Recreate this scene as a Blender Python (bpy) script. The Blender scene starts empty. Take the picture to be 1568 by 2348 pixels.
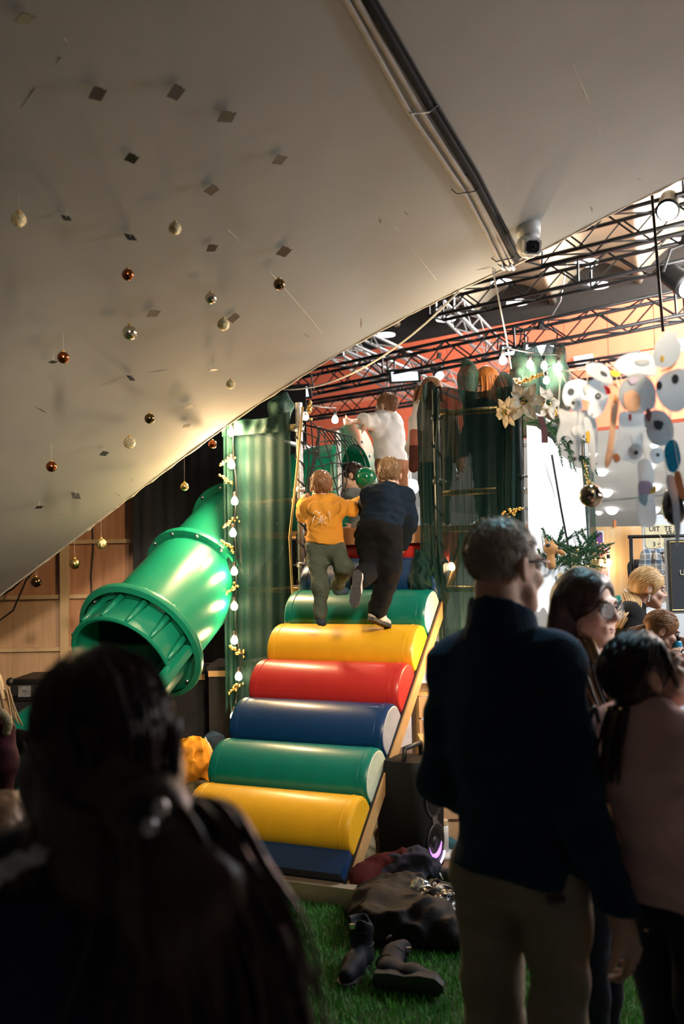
import bpy, math, random
import numpy as np
from mathutils import Vector, Matrix
random.seed(7)
rng = np.random.default_rng(7)
sc = bpy.context.scene
C = sc.collection
# ------------------------------------------------------------------ camera, world, lights, exposure
FPX, CX, CY = 2283.0, 784.0, 1174.0
PIT, ROL, CAMH = math.radians(3.16), math.radians(1.1), 1.6
cam = bpy.data.cameras.new('camera')
cam.sensor_fit = 'VERTICAL'; cam.sensor_height = 36.0; cam.sensor_width = 24.0
cam.lens = FPX / 2348 * 36.0
cam.clip_start = 0.05; cam.clip_end = 200
cam.dof.use_dof = True; cam.dof.focus_distance = 6.3; cam.dof.aperture_fstop = 2.6
camo = bpy.data.objects.new('camera', cam); C.objects.link(camo)
camo.matrix_world = Matrix.Translation((0, 0, CAMH)) @ Matrix.Rotation(math.pi/2 + PIT, 4, 'X') @ Matrix.Rotation(-ROL, 4, 'Z')
sc.camera = camo
w = bpy.data.worlds.new('hall_air'); sc.world = w; w.use_nodes = True
w.node_tree.nodes['Background'].inputs[0].default_value = (0.62, 0.72, 0.8, 1)
w.node_tree.nodes['Background'].inputs[1].default_value = 0.018
vs = sc.view_settings
vs.view_transform = 'Standard'; vs.look = 'None'; vs.gamma = 1.0; vs.exposure = 0.47
vs.use_curve_mapping = False
sc.cycles.max_bounces = 4; sc.cycles.diffuse_bounces = 3; sc.cycles.glossy_bounces = 3; sc.cycles.transparent_max_bounces = 8
sc.cycles.use_adaptive_sampling = True; sc.cycles.adaptive_threshold = .05
sc.cycles.sample_clamp_indirect = 4.0; sc.cycles.caustics_reflective = False; sc.cycles.caustics_refractive = False

def aim(o, tgt):
    d = Vector(tgt) - o.location
    o.rotation_euler = d.to_track_quat('-Z', 'Y').to_euler()
def area(name, loc, tgt, size, energy, col):
    l = bpy.data.lights.new(name, 'AREA'); l.shape = 'RECTANGLE'; l.size, l.size_y = size
    l.energy = energy; l.color = col
    o = bpy.data.objects.new(name, l); C.objects.link(o); o.location = loc; aim(o, tgt); return o
def spot(name, loc, tgt, energy, col, ang=50, blend=.6, rad=.08):
    l = bpy.data.lights.new(name, 'SPOT'); l.energy = energy; l.color = col
    l.spot_size = math.radians(ang); l.spot_blend = blend; l.shadow_soft_size = rad
    o = bpy.data.objects.new(name, l); C.objects.link(o); o.location = loc; aim(o, tgt); return o
def point(name, loc, energy, col, rad=.03):
    l = bpy.data.lights.new(name, 'POINT'); l.energy = energy; l.color = col; l.shadow_soft_size = rad
    o = bpy.data.objects.new(name, l); C.objects.link(o); o.location = loc; return o
# hall ceiling floods (cool white), stage spots on the trusses, added fills and warm spots with no known lamp
area('hall_flood', (6.6, 12.5, 6.2), (4.5, 17.5, 1.0), (4, 3), 1300, (0.92, 0.97, 1.0))
area('vault_fill', (8.2, 12.5, 4.6), (2.6, 14.5, 7.6), (2.5, 1.2), 900, (1.0, 0.93, 0.8))  # added to brighten the vaults, no fixture of the hall
area('gallery_flood', (4.6, 9.6, 4.2), (3.6, 18, 5.4), (2.4, .8), 330, (1.0, 0.93, 0.86))
area('stall_fill', (3.6, 5.2, 3.3), (2.6, 5.4, 0), (1.6, 1.2), 110, (0.86, 0.94, 1.0))  # added fill for the paper cutouts and the faces near the stall
spot('aisle_fill', (4.6, 2.0, 2.3), (0.95, 2.95, 1.85), 125, (0.76, 0.92, 1.0), 24, .7, .12)  # added cool beam that whitens the paper cutouts
spot('aisle_fill', (3.4, 3.0, 1.9), (0.95, 2.9, 1.35), 130, (1.0, 0.92, 0.86), 26, .7, .2)  # added warm beam that brightens the faces in the aisle
spot('cyan_spot', (1.0, 3.7, 3.3), (0.66, 2.35, 1.1), 85, (0.42, 0.84, 1.0), 34, .7, .1)
spot('ramp_fill', (1.0, 1.6, 3.3), (0.0, 6.0, 1.15), 640, (1.0, 0.80, 0.56), 40, .8, .25)  # unseen warm front light, added for the climbing ramp
spot('slide_fill', (-.35, 1.6, 3.0), (-2.3, 8.6, .75), 520, (1.0, 0.78, 0.55), 26, .8, .15)  # added warm beam that brightens the plywood past the slide
spot('truss_spot', (1.6, 10.5, 5.2), (0.3, 5.8, 1.2), 520, (1.0, 0.93, 0.82), 34, .7, .1)
# ------------------------------------------------------------------ helpers
def V(*a): return np.array(a, float)
def at(px, py, Y):
    """world point on the sight line of a photo pixel at depth Y"""
    dx = (px - CX) / FPX; dy = -(py - CY) / FPX
    a = dx * math.cos(ROL) + dy * math.sin(ROL); b = -dx * math.sin(ROL) + dy * math.cos(ROL)
    d = V(a, math.cos(PIT) - math.sin(PIT) * b, math.sin(PIT) + math.cos(PIT) * b)
    return d * (Y / d[1]) + V(0, 0, CAMH)
def nrm(v):
    v = np.asarray(v, float); return v / (np.linalg.norm(v) + 1e-12)

class MB:
    def __init__(s): s.v = []; s.f = []
    def add(s, vs_, fs):
        n = len(s.v); s.v.extend([tuple(p) for p in vs_]); s.f.extend([tuple(i + n for i in f) for f in fs]); return s
    def box(s, c, size, R=None):
        h = np.array(size, float) / 2; P = []
        for x in (-1, 1):
            for y in (-1, 1):
                for z in (-1, 1):
                    p = V(x, y, z) * h
                    if R is not None: p = R @ p
                    P.append(p + np.asarray(c, float))
        return s.add(P, [(0,1,3,2),(4,6,7,5),(0,4,5,1),(2,3,7,6),(0,2,6,4),(1,5,7,3)])
    def rings(s, rings, cap=True, closed=False):
        k = len(rings[0]); n0 = len(s.v); fs = []
        for r in rings: s.v.extend([tuple(p) for p in r])
        m = len(rings)
        for i in range(m if closed else m - 1):
            a = n0 + i * k; b = n0 + ((i + 1) % m) * k
            for j in range(k): fs.append((a + j, a + (j + 1) % k, b + (j + 1) % k, b + j))
        if cap and not closed:
            fs.append(tuple(n0 + j for j in range(k))[::-1]); fs.append(tuple(n0 + (m - 1) * k + j for j in range(k)))
        s.f.extend(fs); return s
    def tube(s, pts, r, seg=8, cap=True, flat=1.0, closed=False):
        pts = [np.asarray(p, float) for p in pts]; n = len(pts)
        rr = [r] * n if np.isscalar(r) else list(r)
        T = [nrm((pts[(i + 1) % n] if closed or i < n - 1 else pts[i]) - (pts[i - 1] if closed or i > 0 else pts[i])) for i in range(n)]
        ref = V(0, 0, 1) if abs(T[0][2]) < .9 else V(1, 0, 0)
        N = nrm(np.cross(T[0], ref)); R = []
        for i in range(n):
            N = nrm(N - T[i] * N.dot(T[i])); B = np.cross(T[i], N)
            R.append([pts[i] + rr[i] * (math.cos(2*math.pi*j/seg) * N + flat * math.sin(2*math.pi*j/seg) * B) for j in range(seg)])
        return s.rings(R, cap, closed)
    def lathe(s, prof, o, ax=(0, 0, 1), seg=20, cap=True, arc=None):
        ax = nrm(ax); ref = V(1, 0, 0) if abs(ax[0]) < .9 else V(0, 1, 0)
        N = nrm(np.cross(ax, ref)); B = np.cross(ax, N); o = np.asarray(o, float)
        return s.rings([[o + ax * h + r * (math.cos(2*math.pi*j/seg) * N + math.sin(2*math.pi*j/seg) * B) for j in range(seg)] for r, h in prof], cap)
    def ball(s, c, r, seg=12, ring=7, R=None):
        r = np.array([r]*3 if np.isscalar(r) else r, float); rr = []
        for i in range(ring + 1):
            t = math.pi * (i + .02 * (i == 0) - .02 * (i == ring)) / ring
            row = []
            for j in range(seg):
                p = V(math.sin(t)*math.cos(2*math.pi*j/seg), math.sin(t)*math.sin(2*math.pi*j/seg), -math.cos(t)) * r
                if R is not None: p = R @ p
                row.append(p + np.asarray(c, float))
            rr.append(row)
        return s.rings(rr)
    def prism(s, poly, o, X, Y, depth):
        """outline poly (2D) in the plane o + x*X + y*Y, thickened both ways by depth/2 along X x Y"""
        X = np.asarray(X, float); Y = np.asarray(Y, float); N = nrm(np.cross(X, Y)) * depth / 2; o = np.asarray(o, float)
        a = [o + X * p[0] + Y * p[1] - N for p in poly]; b = [o + X * p[0] + Y * p[1] + N for p in poly]
        return s.rings([a, b])
    def grid(s, G, thick=None):
        """G[i][j] points -> sheet"""
        nu = len(G); nv = len(G[0]); n0 = len(s.v)
        for row in G: s.v.extend([tuple(p) for p in row])
        s.f.extend([(n0 + i*nv + j, n0 + (i+1)*nv + j, n0 + (i+1)*nv + j + 1, n0 + i*nv + j + 1) for i in range(nu-1) for j in range(nv-1)])
        return s

def mesh_obj(name, verts, faces, m, parent=None, smooth=True, loc=None):
    verts = np.asarray(verts, float).reshape(-1, 3)
    if parent is not None:
        o0 = np.array(parent.get('_w', (0, 0, 0)))
    elif loc is not None: o0 = np.asarray(loc, float)
    else:
        lo, hi = verts.min(0), verts.max(0); o0 = V((lo[0]+hi[0])/2, (lo[1]+hi[1])/2, lo[2])
    me = bpy.data.meshes.new(name); me.from_pydata([tuple(p) for p in (verts - o0)], [], faces)
    if smooth: me.polygons.foreach_set('use_smooth', [True] * len(me.polygons))
    me.materials.append(m); me.update()
    o = bpy.data.objects.new(name, me); C.objects.link(o)
    if parent is not None: o.parent = parent
    else: o.location = o0
    o['_w'] = [float(x) for x in o0]
    return o
def mk(name, mb, m, parent=None, smooth=False, angle=None, loc=None):
    o = mesh_obj(name, mb.v, mb.f, m, parent, smooth, loc)
    if smooth and angle:
        try: o.data.set_sharp_from_angle(angle=math.radians(angle))
        except Exception: pass
    return o
def tag(o, label=None, cat=None, group=None, kind=None):
    if label: o['label'] = label
    if cat: o['category'] = cat
    if group: o['group'] = group
    if kind: o['kind'] = kind
    return o
def thing(name, label, cat, loc, group=None):
    o = bpy.data.objects.new(name, None); C.objects.link(o); o.location = [float(x) for x in loc]; o['_w'] = [float(x) for x in loc]
    o.empty_display_size = .05
    return tag(o, label, cat, group)
def place(o, parent, wloc, rot=None, scale=None):
    """copy of a mesh object whose mesh is built around its own origin"""
    c = o.copy(); C.objects.link(c); c.parent = parent
    off = np.array(parent.get('_w', (0, 0, 0))) if parent is not None else V(0, 0, 0)
    c.location = [float(x) for x in (np.asarray(wloc, float) - off)]
    if rot is not None: c.rotation_euler = rot
    if scale is not None: c.scale = scale if not np.isscalar(scale) else (scale,)*3
    return c
def proto(name, mb, m, smooth=True):
    me = bpy.data.meshes.new(name); me.from_pydata(mb.v, [], mb.f)
    if smooth: me.polygons.foreach_set('use_smooth', [True] * len(me.polygons))
    me.materials.append(m); return me
def inst(name, me, parent, wloc, R=None, scale=1.0):
    o = bpy.data.objects.new(name, me); C.objects.link(o); o.parent = parent
    off = np.array(parent.get('_w', (0, 0, 0))) if parent is not None else V(0, 0, 0)
    M = Matrix.Identity(3) if R is None else Matrix(np.asarray(R).tolist())
    sv = (scale,)*3 if np.isscalar(scale) else tuple(scale)
    o.matrix_local = Matrix.Translation(Vector(np.asarray(wloc, float) - off)) @ M.to_4x4() @ Matrix.Diagonal(sv + (1,))
    o['_w'] = [float(x) for x in wloc]
    return o
def text(name, body, size, o, X, Y, m, parent, extr=.0015, bold=0):
    cu = bpy.data.curves.new(name, 'FONT'); cu.body = body; cu.size = size; cu.extrude = extr; cu.offset = bold
    cu.align_x = 'CENTER'; cu.align_y = 'CENTER'; cu.resolution_u = 3
    X = nrm(X); Y = nrm(Y); Z = np.cross(X, Y)
    M = Matrix(((X[0], Y[0], Z[0]), (X[1], Y[1], Z[1]), (X[2], Y[2], Z[2])))
    ob = bpy.data.objects.new(name, cu); C.objects.link(ob); ob.parent = parent
    off = np.array(parent.get('_w', (0, 0, 0)))
    ob.matrix_local = Matrix.Translation(Vector(np.asarray(o, float) - off)) @ M.to_4x4()
    cu.materials.append(m)
    bpy.context.view_layer.update(); dg_ = bpy.context.evaluated_depsgraph_get()
    me = bpy.data.meshes.new_from_object(ob.evaluated_get(dg_)); mx = ob.matrix_local.copy(); bpy.data.objects.remove(ob)
    o2 = bpy.data.objects.new(name, me); C.objects.link(o2); o2.parent = parent; o2.matrix_local = mx; return o2

# ------------------------------------------------------------------ materials
MATS = {}
def mat(name, col, rough=.6, metal=0., var=.12, scale=12., bump=0., bscale=60., coat=0., emit=None, estr=0., stretch=(1, 1, 1), sheen=0., spec=None, col2=None, trans=0., sss=0.):
    m = bpy.data.materials.new(name); m.use_nodes = True; nt = m.node_tree; b = nt.nodes['Principled BSDF']
    b.inputs['Roughness'].default_value = rough; b.inputs['Metallic'].default_value = metal
    if coat: b.inputs['Coat Weight'].default_value = coat; b.inputs['Coat Roughness'].default_value = .15
    if sheen: b.inputs['Sheen Weight'].default_value = sheen
    if spec is not None: b.inputs['Specular IOR Level'].default_value = spec
    if trans: b.inputs['Transmission Weight'].default_value = trans
    tc = nt.nodes.new('ShaderNodeTexCoord'); mp = nt.nodes.new('ShaderNodeMapping'); mp.inputs['Scale'].default_value = stretch
    nt.links.new(tc.outputs['Object'], mp.inputs['Vector'])
    nz = nt.nodes.new('ShaderNodeTexNoise'); nz.inputs['Scale'].default_value = scale; nz.inputs['Detail'].default_value = 4
    nt.links.new(mp.outputs['Vector'], nz.inputs['Vector'])
    rp = nt.nodes.new('ShaderNodeValToRGB'); c = np.array(col, float); c2 = np.array(col2, float) if col2 is not None else None
    lo = c * (1 - var) if c2 is None else c; hi = np.minimum(c * (1 + var), 1) if c2 is None else c2
    rp.color_ramp.elements[0].position = .3; rp.color_ramp.elements[1].position = .7
    rp.color_ramp.elements[0].color = (*lo, 1); rp.color_ramp.elements[1].color = (*hi, 1)
    nt.links.new(nz.outputs['Fac'], rp.inputs['Fac']); nt.links.new(rp.outputs['Color'], b.inputs['Base Color'])
    if bump:
        n2 = nt.nodes.new('ShaderNodeTexNoise'); n2.inputs['Scale'].default_value = bscale; n2.inputs['Detail'].default_value = 3
        nt.links.new(mp.outputs['Vector'], n2.inputs['Vector'])
        bp = nt.nodes.new('ShaderNodeBump'); bp.inputs['Strength'].default_value = bump; bp.inputs['Distance'].default_value = .01
        nt.links.new(n2.outputs['Fac'], bp.inputs['Height']); nt.links.new(bp.outputs['Normal'], b.inputs['Normal'])
    if emit is not None:
        b.inputs['Emission Color'].default_value = (*emit, 1); b.inputs['Emission Strength'].default_value = estr
    MATS[name] = m; return m
def papermat(name, col, tl=.45, var=.05, scale=20.):
    m = mat(name, col, .9, var=var, scale=scale); nt = m.node_tree; b = nt.nodes['Principled BSDF']; out = nt.nodes['Material Output']
    tr = nt.nodes.new('ShaderNodeBsdfTranslucent'); tr.inputs[0].default_value = (*col, 1); mx = nt.nodes.new('ShaderNodeMixShader'); mx.inputs[0].default_value = tl
    nt.links.new(b.outputs[0], mx.inputs[1]); nt.links.new(tr.outputs[0], mx.inputs[2]); nt.links.new(mx.outputs[0], out.inputs['Surface']); return m
def netmat(name, col, cover, scale=120.):
    """loosely woven gauze: vertical threads with gaps you can see through"""
    m = bpy.data.materials.new(name); m.use_nodes = True; nt = m.node_tree; b = nt.nodes['Principled BSDF']; out = nt.nodes['Material Output']
    b.inputs['Base Color'].default_value = (*col, 1); b.inputs['Roughness'].default_value = .6; b.inputs['Specular IOR Level'].default_value = .12
    tc = nt.nodes.new('ShaderNodeTexCoord'); mp = nt.nodes.new('ShaderNodeMapping'); mp.inputs['Scale'].default_value = (1, 1, .03)
    nz = nt.nodes.new('ShaderNodeTexNoise'); nz.inputs['Scale'].default_value = scale; nz.inputs['Detail'].default_value = 3
    nt.links.new(tc.outputs['Object'], mp.inputs['Vector']); nt.links.new(mp.outputs['Vector'], nz.inputs['Vector'])
    mp2 = nt.nodes.new('ShaderNodeMapping'); mp2.inputs['Scale'].default_value = (1, 1, .25)
    nt.links.new(tc.outputs['Object'], mp2.inputs['Vector'])
    n2 = nt.nodes.new('ShaderNodeTexNoise'); n2.inputs['Scale'].default_value = 6.; n2.inputs['Detail'].default_value = 3
    nt.links.new(mp2.outputs['Vector'], n2.inputs['Vector'])
    ad = nt.nodes.new('ShaderNodeMath'); ad.operation = 'ADD'; nt.links.new(nz.outputs['Fac'], ad.inputs[0])
    sc2 = nt.nodes.new('ShaderNodeMath'); sc2.operation = 'MULTIPLY'; sc2.inputs[1].default_value = .7; nt.links.new(n2.outputs['Fac'], sc2.inputs[0]); nt.links.new(sc2.outputs[0], ad.inputs[1])
    mr = nt.nodes.new('ShaderNodeMapRange'); mr.inputs['From Min'].default_value = .6; mr.inputs['From Max'].default_value = 1.1
    mr.inputs['To Min'].default_value = max(0, cover - .13); mr.inputs['To Max'].default_value = min(1, cover + .12)
    nt.links.new(ad.outputs[0], mr.inputs['Value'])
    tr = nt.nodes.new('ShaderNodeBsdfTransparent'); mx = nt.nodes.new('ShaderNodeMixShader')
    nt.links.new(mr.outputs['Result'], mx.inputs[0]); nt.links.new(tr.outputs[0], mx.inputs[1]); nt.links.new(b.outputs[0], mx.inputs[2])
    nt.links.new(mx.outputs[0], out.inputs['Surface'])
    return m
def plaidmat():
    m = mat('plaid_cotton', (.35, .27, .2), .9, var=.05); nt = m.node_tree; b = nt.nodes['Principled BSDF']
    tc = nt.nodes.new('ShaderNodeTexCoord'); sp = nt.nodes.new('ShaderNodeSeparateXYZ'); nt.links.new(tc.outputs['Object'], sp.inputs[0])
    base = None
    prev = None
    for ax, per, th, colr in (('X', .075, .42, (.03, .1, .2)), ('Z', .075, .42, (.03, .1, .2)), ('X', .0375, .85, (.6, .7, .75)), ('Z', .0375, .85, (.6, .7, .75))):
        d = nt.nodes.new('ShaderNodeMath'); d.operation = 'DIVIDE'; d.inputs[1].default_value = per; nt.links.new(sp.outputs[ax], d.inputs[0])
        fr = nt.nodes.new('ShaderNodeMath'); fr.operation = 'FRACT'; nt.links.new(d.outputs[0], fr.inputs[0])
        g = nt.nodes.new('ShaderNodeMath'); g.operation = 'GREATER_THAN'; g.inputs[1].default_value = th if th > .5 else 1 - th; nt.links.new(fr.outputs[0], g.inputs[0])
        k = nt.nodes.new('ShaderNodeMath'); k.operation = 'MULTIPLY'; k.inputs[1].default_value = .6; nt.links.new(g.outputs[0], k.inputs[0])
        mx = nt.nodes.new('ShaderNodeMixRGB'); nt.links.new(k.outputs[0], mx.inputs[0])
        if prev is None: mx.inputs[1].default_value = (.42, .33, .25, 1)
        else: nt.links.new(prev.outputs[0], mx.inputs[1])
        mx.inputs[2].default_value = (*colr, 1); prev = mx
    nt.links.new(prev.outputs[0], b.inputs['Base Color']); return m
def glassmat(name, col=(1, 1, 1), a=.25):
    m = bpy.data.materials.new(name); m.use_nodes = True; nt = m.node_tree; b = nt.nodes['Principled BSDF']
    b.inputs['Base Color'].default_value = (*col, 1); b.inputs['Roughness'].default_value = .05; b.inputs['Alpha'].default_value = a; return m

# ------------------------------------------------------------------ soft bodies: smooth unions of rounded primitives, meshed with surface nets
def cone(a, b, ra, rb=None, k=None, op='+'): return dict(t='c', a=np.asarray(a, float), b=np.asarray(b, float), ra=ra, rb=ra if rb is None else rb, k=k, op=op)
def ell(c, r, R=None, k=None, op='+'): return dict(t='e', c=np.asarray(c, float), r=np.asarray(r, float), R=np.eye(3) if R is None else np.asarray(R), k=k, op=op)
def cut(p, n): return dict(t='p', p=np.asarray(p, float), n=nrm(n), op='x', k=None)
def nets(D, lo, h):
    s = D < 0; nx, ny, nz = D.shape
    cnt = np.zeros((nx-1, ny-1, nz-1), np.int8)
    for i in (0, 1):
        for j in (0, 1):
            for k in (0, 1): cnt += s[i:nx-1+i, j:ny-1+j, k:nz-1+k]
    act = (cnt > 0) & (cnt < 8); idx = np.argwhere(act)
    if len(idx) == 0: return np.zeros((0, 3)), []
    num = -np.ones(act.shape, np.int64); num[act] = np.arange(len(idx))
    pos = np.zeros((len(idx), 3)); c = np.zeros(len(idx))
    I, J, K = idx.T
    cor = [(a, b, d) for a in (0, 1) for b in (0, 1) for d in (0, 1)]
    val = {q: D[I+q[0], J+q[1], K+q[2]] for q in cor}
    for q in cor:
        for ax in range(3):
            if q[ax]: continue
            r = list(q); r[ax] = 1; r = tuple(r); a, b = val[q], val[r]; x = (a < 0) != (b < 0)
            t = np.where(x, a / np.where(x, a - b, 1), 0)
            for m_ in range(3): pos[:, m_] += np.where(x, q[m_] + (t if m_ == ax else 0), 0)
            c += x
    P = (idx + pos / c[:, None]) * h + lo
    F = []
    for ax in range(3):
        u, v_ = (ax+1) % 3, (ax+2) % 3
        sl0 = [slice(None)]*3; sl1 = [slice(None)]*3; sl0[ax] = slice(0, -1); sl1[ax] = slice(1, None)
        a = s[tuple(sl0)]; b = s[tuple(sl1)]; e = np.argwhere(a != b)
        ok = (e[:, u] > 0) & (e[:, v_] > 0) & (e[:, u] < D.shape[u]-1) & (e[:, v_] < D.shape[v_]-1); e = e[ok]
        def cid(du, dv):
            q = e.copy(); q[:, u] -= du; q[:, v_] -= dv; return num[q[:, 0], q[:, 1], q[:, 2]]
        A = np.stack([cid(1, 1), cid(0, 1), cid(0, 0), cid(1, 0)], 1)
        inside = a[e[:, 0], e[:, 1], e[:, 2]]
        A[~inside] = A[~inside][:, ::-1]; F.append(A)
    return P, np.concatenate(F)
def fold(amp, freq, seed=0, n=5, dirs=None):
    r = np.random.default_rng(seed); W = r.normal(size=(n, 3)); W /= np.linalg.norm(W, axis=1)[:, None]
    W *= freq * r.uniform(.6, 1.6, n)[:, None]
    if dirs is not None: W *= np.asarray(dirs)
    ph = r.uniform(0, 6.28, n)
    return lambda X, Y, Z: amp * sum(np.sin(W[i, 0]*X + W[i, 1]*Y + W[i, 2]*Z + ph[i] + 1.3*np.sin(.37*W[i, 1]*X - .41*W[i, 2]*Y + .5*W[i, 0]*Z)) for i in range(n)) / n * 1.6
def crease(amp, freq, seed=0):
    a, b = fold(1., freq, seed), fold(1., freq*2.1, seed+9)
    return lambda X, Y, Z: amp * (1.6*np.abs(a(X, Y, Z)) + .6*np.abs(b(X, Y, Z)) - .8)
def blob(prims, vox=.01, k=.02, noise=None):
    lo = np.full(3, 1e9); hi = -lo
    for p in prims:
        if p['op'] != '+': continue
        if p['t'] == 'c': r = max(p['ra'], p['rb']); l, u = np.minimum(p['a'], p['b']) - r, np.maximum(p['a'], p['b']) + r
        else: r = np.sqrt((p['R']**2) @ (p['r']**2)); l, u = p['c'] - r, p['c'] + r
        p['bb'] = (l, u); lo = np.minimum(lo, l); hi = np.maximum(hi, u)
    pad = 3 * vox + .015; lo -= pad; hi += pad
    n = np.ceil((hi - lo) / vox).astype(int) + 1
    ax = [lo[i] + np.arange(n[i]) * vox for i in range(3)]
    D = np.full(n, .5, np.float32)
    for p in prims:
        if p['t'] == 'p':
            d = (ax[0][:, None, None]-p['p'][0])*p['n'][0] + (ax[1][None, :, None]-p['p'][1])*p['n'][1] + (ax[2][None, None, :]-p['p'][2])*p['n'][2]
            np.maximum(D, d.astype(np.float32), out=D); continue
        kk = k if p['k'] is None else p['k']
        if p['t'] == 'c': r = max(p['ra'], p['rb']); l, u = np.minimum(p['a'], p['b']) - r, np.maximum(p['a'], p['b']) + r
        else: r = np.sqrt((p['R']**2) @ (p['r']**2)); l, u = p['c'] - r, p['c'] + r
        m = kk + 3 * vox; i0 = np.clip(np.floor((l - m - lo)/vox).astype(int), 0, n); i1 = np.clip(np.ceil((u + m - lo)/vox).astype(int)+1, 0, n)
        if np.any(i1 <= i0): continue
        X = (ax[0][i0[0]:i1[0]])[:, None, None]; Y = (ax[1][i0[1]:i1[1]])[None, :, None]; Z = (ax[2][i0[2]:i1[2]])[None, None, :]
        if p['t'] == 'c':
            a, b = p['a'], p['b']; ab = b - a; L2 = ab.dot(ab) + 1e-12
            t = np.clip(((X-a[0])*ab[0] + (Y-a[1])*ab[1] + (Z-a[2])*ab[2]) / L2, 0, 1)
            d = np.sqrt((X-a[0]-t*ab[0])**2 + (Y-a[1]-t*ab[1])**2 + (Z-a[2]-t*ab[2])**2) - (p['ra'] + t*(p['rb']-p['ra']))
        else:
            c, R = p['c'], p['R']; q = [(X-c[0])*R[0, i] + (Y-c[1])*R[1, i] + (Z-c[2])*R[2, i] for i in range(3)]
            k0 = np.sqrt(sum((q[i]/p['r'][i])**2 for i in range(3))); k1 = np.sqrt(sum((q[i]/p['r'][i]**2)**2 for i in range(3)))
            d = k0 * (k0 - 1) / (k1 + 1e-9)
        sl = tuple(slice(i0[i], i1[i]) for i in range(3)); S = D[sl]
        if p['op'] == '+':
            hh = np.maximum(kk - np.abs(S - d), 0) / kk; D[sl] = np.minimum(S, d) - hh*hh*kk/4
        else:
            d = -d; hh = np.maximum(kk - np.abs(S - d), 0) / kk; D[sl] = np.maximum(S, d) + hh*hh*kk/4
    if noise is not None:
        near = np.abs(D) < .06; I = np.argwhere(near)
        D[near] += noise(ax[0][I[:, 0]], ax[1][I[:, 1]], ax[2][I[:, 2]]).astype(np.float32)
    D[0] = D[-1] = .5; D[:, 0] = D[:, -1] = .5; D[:, :, 0] = D[:, :, -1] = .5
    return nets(D, lo, vox)
def soft(name, prims, m, parent=None, vox=.01, k=.02, noise=None):
    P, F = blob(prims, vox, k, noise)
    return mesh_obj(name, P, F.tolist() if len(F) else [], m, parent, True)
# ------------------------------------------------------------------ materials used across the scene
M_soff = mat('painted_plaster_soffit', (.385, .38, .365), .75, var=.05, scale=2.5, bump=.05, bscale=9)
M_edge = mat('chipped_plaster_edge', (.62, .54, .44), .85, var=.25, scale=30, bump=.5, bscale=60)
M_ply = mat('plywood', (.42, .21, .12), .65, var=.22, scale=5, stretch=(6, 1, .5), col2=(.55, .3, .18))
M_ply2 = mat('pale_plywood', (.5, .33, .2), .65, var=.22, scale=5, stretch=(6, 1, .5), col2=(.62, .42, .27))
M_pine = mat('pine_batten', (.62, .46, .28), .6, var=.15, scale=6, stretch=(1, 1, .2))
M_board = mat('ramp_plank_edge', (.5, .29, .12), .55, var=.2, scale=8, stretch=(1, .2, 1))
M_black = mat('black_cloth', (.012, .012, .014), .95, var=.3, scale=10)
M_blackp = mat('black_plastic', (.012, .012, .013), .45, var=.2, scale=30)
M_blackm = mat('black_truss_steel', (.02, .021, .023), .45, metal=.6, var=.2); M_cur = mat('slate_curtain_cloth', (.026, .03, .038), .95, var=.1)
M_alu = mat('aluminium', (.62, .63, .64), .35, metal=1., var=.08); M_trs = mat('silver_truss', (.3, .31, .32), .45, metal=.9, var=.1)
M_galv = mat('galvanised_tube', (.5, .51, .52), .42, metal=.9, var=.25, scale=25, bump=.1, bscale=90)
M_brass = mat('dull_yellow_ledger', (.6, .45, .18), .45, metal=.7, var=.2)
M_coral = mat('coral_painted_panel', (.83, .17, .085), .6, var=.05, scale=3)
M_coral2 = mat('pale_coral_soffit', (.85, .30, .19), .6, var=.05, scale=3)
M_conc = mat('vault_concrete', (.50, .44, .33), .8, var=.12, scale=1.2, bump=.1, bscale=8)
M_grey = mat('grey_ceiling_panel', (.72, .74, .74), .7, var=.04, scale=2)
M_beam = mat('grey_beam', (.26, .3, .32), .6, var=.08)
M_hallfl = mat('hall_floor', (.5, .47, .43), .5, var=.1, scale=3)
M_carpet = mat('brown_carpet', (.2, .12, .075), .95, var=.4, scale=90, bump=.6, bscale=180)
M_turf = mat('turf_backing', (.02, .05, .015), .95, var=.5, scale=60)
M_grass = mat('turf_blade', (.06, .26, .05), .6, var=.5, scale=5, col2=(.14, .42, .07))
M_lampw = mat('lit_globe', (1, 1, 1), .4, emit=(1, .98, .95), estr=3.2)
M_skyl = mat('skylight_disc', (.9, .95, 1), .4, emit=(.88, .95, 1), estr=2.2)
M_bulb = mat('lit_bulb', (1, .9, .7), .3, emit=(1, .74, .36), estr=38)
M_bulbw = mat('lit_bulb_white', (1, .95, .85), .3, emit=(1, .9, .7), estr=38)
M_yel = mat('yellow_vinyl', (.80, .42, .015), .38, var=.05, bump=.05, bscale=30, coat=.15)
M_grn = mat('teal_vinyl', (.0, .155, .12), .36, var=.06, bump=.05, bscale=30, coat=.2)
M_blu = mat('blue_vinyl', (.002, .032, .115), .36, var=.06, bump=.05, bscale=30, coat=.2)
M_red = mat('red_vinyl', (.50, .025, .022), .36, var=.05, bump=.05, bscale=30, coat=.2)
M_slide = mat('green_slide_plastic', (.007, .235, .14), .33, var=.05, scale=3, coat=.25, bump=.03, bscale=12)
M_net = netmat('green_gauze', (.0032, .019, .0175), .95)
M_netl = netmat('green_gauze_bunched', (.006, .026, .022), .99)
M_rope = mat('black_rope', (.015, .015, .017), .8)
M_gold = mat('gold_wire', (.75, .5, .16), .35, metal=1., var=.3, scale=60)
M_sheet = mat('white_sheet', (.86, .9, .93), .8, var=.03)
M_fir = mat('fir_needles', (.035, .12, .05), .7, var=.4, scale=30)
M_white = mat('white_plastic', (.8, .8, .8), .4, var=.03)
M_cord = mat('white_rope', (.8, .78, .72), .7)
M_text = mat('dark_print', (.03, .03, .035), .7)

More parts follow.
